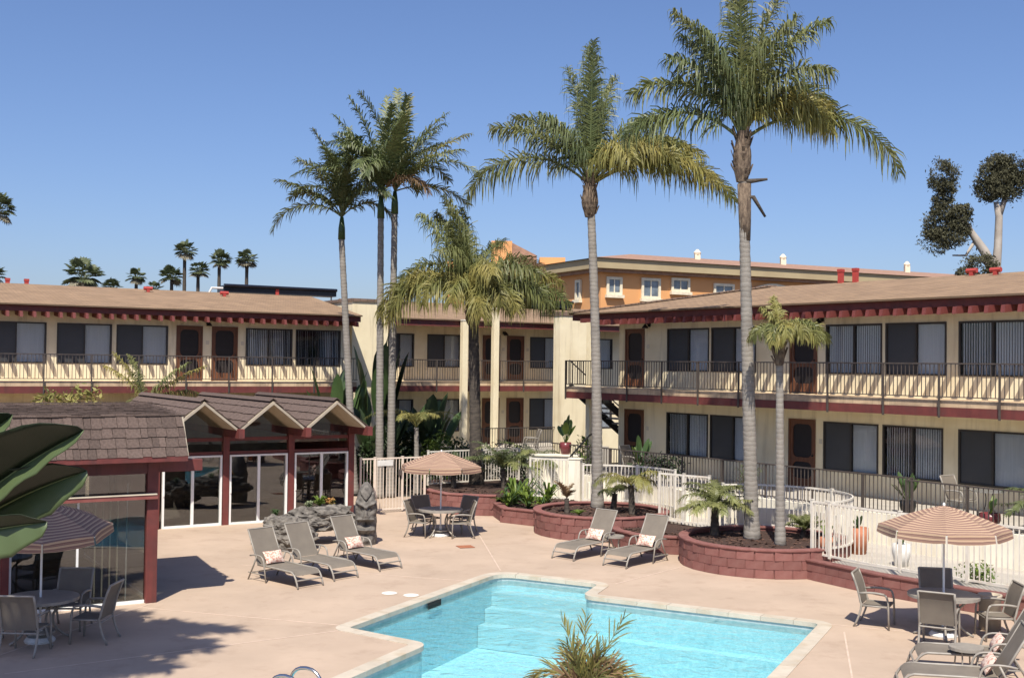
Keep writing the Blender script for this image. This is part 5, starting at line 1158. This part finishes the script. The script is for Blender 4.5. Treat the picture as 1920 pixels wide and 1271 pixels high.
p = onR(-13.7,-2.9,F1); small_palm('grey green palm at the right edge of the patio', p, .55, .09, 14, (.8,1.1), ('frond_dk',), (10,80), (-50,0), .3, .5)
p = onR(-26.1,-2.6,F1); bush('dark plants along the patio railing under the lower windows', p, (1.2,.4,.8), 500, 'leaf_dk', .09)
for (x,y,z,pr,ph,mn,lb) in ((8.25,27.2,.34,.24,.62,'terracotta','tall red pot on the walkway behind the white fence'),(8.7,25.55,.34,.20,.5,'plastic','pale pot on the walkway behind the right umbrella'),(7.45,27.0,.34,.2,.4,'terracotta','small terracotta pot at the corner of the white fence')):
    potted(lb, (x,y,z), pr, ph, mn, .35, 7, .1)
bush('bright low shrub behind the right fence', (9.6,23.6,.34), (.5,.35,.4), 350, 'leaf_br', .05); bush('green shrub against the white wall at the right edge', (10.9,22.9,.34), (.5,.4,.9), 400, 'leaf', .06)
bt = empty('bistro_table', onR(-15.6,-1.9,F1)); tag(bt, 'small dark bistro table on the right patio', 'table'); MB().lathe([(0,.70),(.38,.70),(.38,.72),(0,.72)],20).build('table_top', M['tabletop'], bt)
for k in range(3): a = D(120*k); MB().tube([(x*cos(a),x*sin(a),z) for x,_,z in arc((.1,0,.7),(.0,0,.3),(.3,0,0),5)],.014,5).build('leg', M['rail'], bt)
place(ch, onR(-16.5,-1.7,F1), D(-54), 'pale chair beside the bistro table on the right patio', False)
place(ch, (.85,46.9,F1), D(190), 'chair on the patio of the middle wing', False)
place(ch, onR(-28.3,-1.9,F1), D(-40), 'dark chair behind the railing near the broad pillar', False)
# succulents on the rocks
rosette('grassy green succulent clump on top of the boulder', (-5.95,29.2,.78), .20, 90, ('leaf',), .025, 'succulent')
rosette('grey green succulents on the long lava rock', (-5.25,30.05,.90), .2, 60, ('succ_g',), .05, 'succulent')
rosette('orange red succulents on the long lava rock', (-4.75,30.35,.92), .24, 60, ('succ','succ','leaf_br'), .06, 'succulent')
rosette('yellow green succulent between the grey and orange ones', (-5.0,30.25,.92), .30, 40, ('leaf_br',), .06, 'succulent')

# ------------------------------------------------------------------ large leaves close to the camera at the left
def fold_leaf(P0, P1, wu, vu, wl, vl, mu, ml, parent, N_=22, K=6, bow=.05):
    # blade folded along its midrib: upper half spreads along vu, lower half along vl
    b, t = Vector(P0), Vector(P1); d = t-b; dn = d.normalized()
    for wd, v, m_, ph in ((wu,vu,mu,0),(wl,vl,ml,2)):
        v = Vector(v); v = (v - dn*v.dot(dn)).normalized(); nn = dn.cross(v); mb = MB()
        for i in range(N_+1):
            f = i/N_; c = b + d*f + Vector((0,0,1))*bow*d.length*sin(pi*f); ww = wd*(max(0,sin(pi*(.34+.655*f)))**.5)
            ww *= 1 + .035*sin(f*31+ph) + .02*sin(f*73+ph)
            for k in range(K+1):
                q = k/K; mb.v.append(tuple(c + v*ww*q + nn*(.10*ww*q*q + .006*sin(f*40+ph)*q) + dn*ww*.12*q))
        for i in range(N_):
            for k in range(K): a = i*(K+1)+k; mb.f.append((a,a+1,a+K+2,a+K+1))
        o = mb.build('leaf_half', M[m_], parent, True); md_ = o.modifiers.new('thick','SOLIDIFY'); md_.thickness = .002
    MB().tube([b + d*f + Vector((0,0,1))*bow*d.length*sin(pi*f) for f in [i/12 for i in range(13)]],[.011*(1-.07*i) for i in range(13)],6).build('midrib', M['leaf_rib'], parent, True)
def vein_mat(name, c1, c2, rough):
    m, n, out = new_mat(name); L = n.links.new
    tc = nd(n,'ShaderNodeTexCoord'); mp = nd(n,'ShaderNodeMapping'); mp.inputs['Rotation'].default_value = (0,D(38),0); L(tc.outputs['Object'], mp.inputs[0])
    wv = nd(n,'ShaderNodeTexWave', Scale=46, Distortion=2.0, Detail=3); L(mp.outputs[0], wv.inputs['Vector'])
    nz = nd(n,'ShaderNodeTexNoise', Scale=9, Detail=5); L(tc.outputs['Object'], nz.inputs['Vector'])
    ad = nd(n,'ShaderNodeMath', _operation='MULTIPLY'); L(wv.outputs['Fac'], ad.inputs[0]); L(nz.outputs['Fac'], ad.inputs[1])
    rp = n.nodes.new('ShaderNodeValToRGB'); rp.color_ramp.elements[0].position=.1; rp.color_ramp.elements[1].position=.55; rp.color_ramp.elements[0].color=(*c1,1); rp.color_ramp.elements[1].color=(*c2,1); L(ad.outputs[0], rp.inputs[0])
    p = nd(n,'ShaderNodeBsdfPrincipled', Roughness=rough); L(rp.outputs[0], p.inputs['Base Color']); bp = nd(n,'ShaderNodeBump', Strength=.12, Distance=.003); L(wv.outputs['Fac'], bp.inputs['Height']); L(bp.outputs[0], p.inputs['Normal'])
    tr = nd(n,'ShaderNodeBsdfTranslucent'); L(rp.outputs[0], tr.inputs[0]); ms = nd(n,'ShaderNodeMixShader', Fac=.12); L(p.outputs[0], ms.inputs[1]); L(tr.outputs[0], ms.inputs[2]); L(ms.outputs[0], out.inputs[0]); return m
M['leaf_big'] = vein_mat('large leaf dark side', (.014,.023,.010), (.019,.030,.012), .45)  # shade on the upper half is painted into its leaf colour
M['leaf_big2'] = vein_mat('large leaf pale side', (.085,.12,.05), (.11,.15,.062), .42)  # same leaf, lower half coloured lighter as if sunlit
M['leaf_rib'] = mat('leaf midrib', (.16,.21,.08), rough=.5)
bl = empty('bird_of_paradise', (-2.6,4.6,0)); tag(bl, 'huge dark green paddle leaves close to the camera at the left edge', 'plant')
UPV, LOV = (-.45,-.55,.72), (.45,-.70,-.45)
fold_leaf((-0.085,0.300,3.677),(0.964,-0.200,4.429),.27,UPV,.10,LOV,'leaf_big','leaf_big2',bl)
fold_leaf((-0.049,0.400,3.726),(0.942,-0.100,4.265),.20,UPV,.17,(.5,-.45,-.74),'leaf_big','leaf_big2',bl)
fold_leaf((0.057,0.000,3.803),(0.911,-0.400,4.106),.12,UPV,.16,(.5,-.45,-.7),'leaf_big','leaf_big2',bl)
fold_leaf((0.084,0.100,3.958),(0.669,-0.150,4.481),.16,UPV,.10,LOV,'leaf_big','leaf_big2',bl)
MB().tube([(0,0,0),(.05,.0,2.0),(.12,.05,3.6)],[.06,.05,.03],8).build('stem', M['leaf_rib'], bl, True)

# ------------------------------------------------------------------ far trees
random.seed(51)
def fan_palm(label, x, y, zc, r_, h_=None):
    rt = empty('fan_palm', (x,y,0)); tag(rt, label, 'palm tree', 'far fan palms above the left roof')
    trunk_mb((0,0,0),(U(-.2,.2),0,zc-.3*r_),.30,.22,rings=.8).build('trunk', M['trunk_dk'], rt, True)
    mb = MB(); dead = MB()
    for k in range(46):
        el = math.asin(U(-.75,1)); az = U(0,2*pi); d = Vector((cos(el)*cos(az),cos(el)*sin(az),sin(el))); st = r_*U(.45,.62); c = Vector((0,0,zc)) + d*st; tgt = mb if el > D(-28) else dead
        s = d.cross(Vector((0,0,1))); s = s.normalized() if s.length > .05 else Vector((1,0,0)); n_ = s.cross(d); R2 = r_*U(.38,.5)
        tgt.tube([(0,0,zc-.2*r_),tuple(c)],.03,3)
        for j in range(11):
            a = D(-100+20*j); v = d*cos(a)+s*sin(a); wv = (s*cos(a)-d*sin(a)); q = c+v*R2*U(.85,1.05)-Vector((0,0,.18*R2)); tgt.add([c,c+v*R2*.55+wv*R2*.11,q,c+v*R2*.55-wv*R2*.11],[(0,1,2,3)])
    mb.build('crown', M['fan_leaf'], rt, kind='stuff')
    if dead.v: dead.build('dry_skirt', M['fan_dead'], rt, kind='stuff')
M['fan_leaf'] = mat('fan palm leaf', (.085,.11,.05), (.14,.16,.075), scale=.8, rough=.5, transl=.2)
M['fan_dead'] = mat('fan palm dry leaf', (.26,.23,.16), (.15,.14,.10), scale=.8, rough=.8)
for lb, x, zc, r_ in (('far fan palm cut by the left edge of the picture',-67.6,24.3,2.6),('short far fan palm low at the left edge',-68.2,15.6,2.0),('broad bushy far fan palm behind the left roof',-56.3,15.6,3.0),('low dark far fan palm right of the broad one',-52.5,14.2,1.6),('small far fan palm with thin trunk, left of the low pair',-49.3,15.6,1.5),('far fan palm crown half hidden behind the roof vent',-46.9,14.0,1.3),('medium far fan palm left of the tallest',-44.8,15.7,1.85),('tallest far fan palm',-42.9,19.1,1.75),('far fan palm just right of and below the tallest',-41.1,16.5,1.6),('far fan palm second from the right',-38.4,17.9,1.75),('rightmost far fan palm',-34.9,18.1,1.75)):
    fan_palm(lb, x, 150, zc, r_)
def leaf_cloud(mb, c, r_, n_, ls):
    for _ in range(n_):
        d = Vector((random.gauss(0,1),random.gauss(0,1),random.gauss(0,1))).normalized(); rad = U(.35,1)**.45; p = Vector(c) + Vector((d.x*r_[0],d.y*r_[1],d.z*r_[2]))*rad*(1+.38*NZ.noise(d*2.2+Vector(c)))
        a = Vector((random.gauss(0,1),random.gauss(0,1),random.gauss(-.5,1))).normalized(); b = a.cross(Vector((U(-1,1),U(-1,1),U(-1,1)))).normalized(); l = ls*U(.6,1.4); mb.add([p-a*l,p-b*l*.35,p+a*l,p+b*l*.35],[(0,1,2,3)])
def euc(label, base, limbs, blobs):
    r = empty('eucalyptus_tree', base); tag(r, label, 'tree')
    for i, (pts, rad) in enumerate(limbs): MB().tube(pts, rad, 9).build('trunk' if i == 0 else 'limb', M['bark'], r, True)
    mb = MB()
    for c, rr_ in blobs: 
        leaf_cloud(mb, c, (rr_[0]*.95,rr_[1]*.95,rr_[2]*.95), int(480*rr_[0]*rr_[2]), .075)
        leaf_cloud(mb, c, (rr_[0]*1.22,rr_[1]*1.2,rr_[2]*1.2), int(260*rr_[0]*rr_[2])+30, .09)
        for _ in range(14):
            d = Vector((random.gauss(0,1),random.gauss(0,1),random.gauss(0,1))).normalized(); c2 = Vector(c)+Vector((d.x*rr_[0],d.y*rr_[1],d.z*rr_[2]))*.78; leaf_cloud(mb, c2, (rr_[0]*.36,rr_[1]*.36,rr_[2]*.34), int(150*rr_[0]*rr_[2])+30, .07)
    mb.build('crown', M['leaf_grey'], r, kind='stuff'); return r
# pixel to metre at 60 m: 1 px = 0.028 m
E1 = lambda px, py, dy=0: ((px-1865)*.0279, dy, 9.7+(515-py)*.0279)
euc('pollarded eucalyptus leaning left behind the right roof', (25.25,60,0), [([(.2,0,0),(.1,0,8),E1(1862,505),E1(1845,470),E1(1822,437),E1(1800,405)],[.38,.33,.30,.24,.18,.1]),([E1(1830,448),E1(1815,478,.3),E1(1790,478,.3)],[.10,.07,.04]),([E1(1862,505),E1(1835,490,-.4)],[.15,.06])],
    [(E1(1769,330),(.80,.75,.95)),(E1(1768,375),(.55,.6,.6)),(E1(1775,425),(1.15,1.0,1.0)),(E1(1755,450),(.8,.8,.75)),(E1(1795,410),(.7,.7,.6)),(E1(1828,500,-.5),(.95,.7,.65)),(E1(1800,515,-.5),(.4,.5,.3)),(E1(1808,395),(.4,.4,.4)),(E1(1772,352),(.6,.6,.5)),(E1(1772,398),(.75,.7,.6)),(E1(1785,440),(.9,.8,.7))])
euc('pollarded eucalyptus with a pale straight trunk at the right edge', (25.7,61,0), [([(0,0,0),(.1,0,8),E1(1865,515),E1(1870,460),E1(1872,400),E1(1866,372)],[.34,.30,.27,.21,.19,.13]),([E1(1872,400),E1(1882,370),E1(1895,340)],[.16,.14,.1])],
    [(E1(1852,330),(.75,.7,1.0)),(E1(1850,352),(.65,.6,.6)),(E1(1868,300),(.6,.6,.6)),(E1(1890,335),(.85,.8,1.05)),(E1(1900,310),(.8,.7,.8)),(E1(1862,355),(.7,.6,.55)),(E1(1915,340),(.6,.6,.7)),(E1(1872,330),(.7,.6,.7)),(E1(1880,310),(.6,.6,.6))])
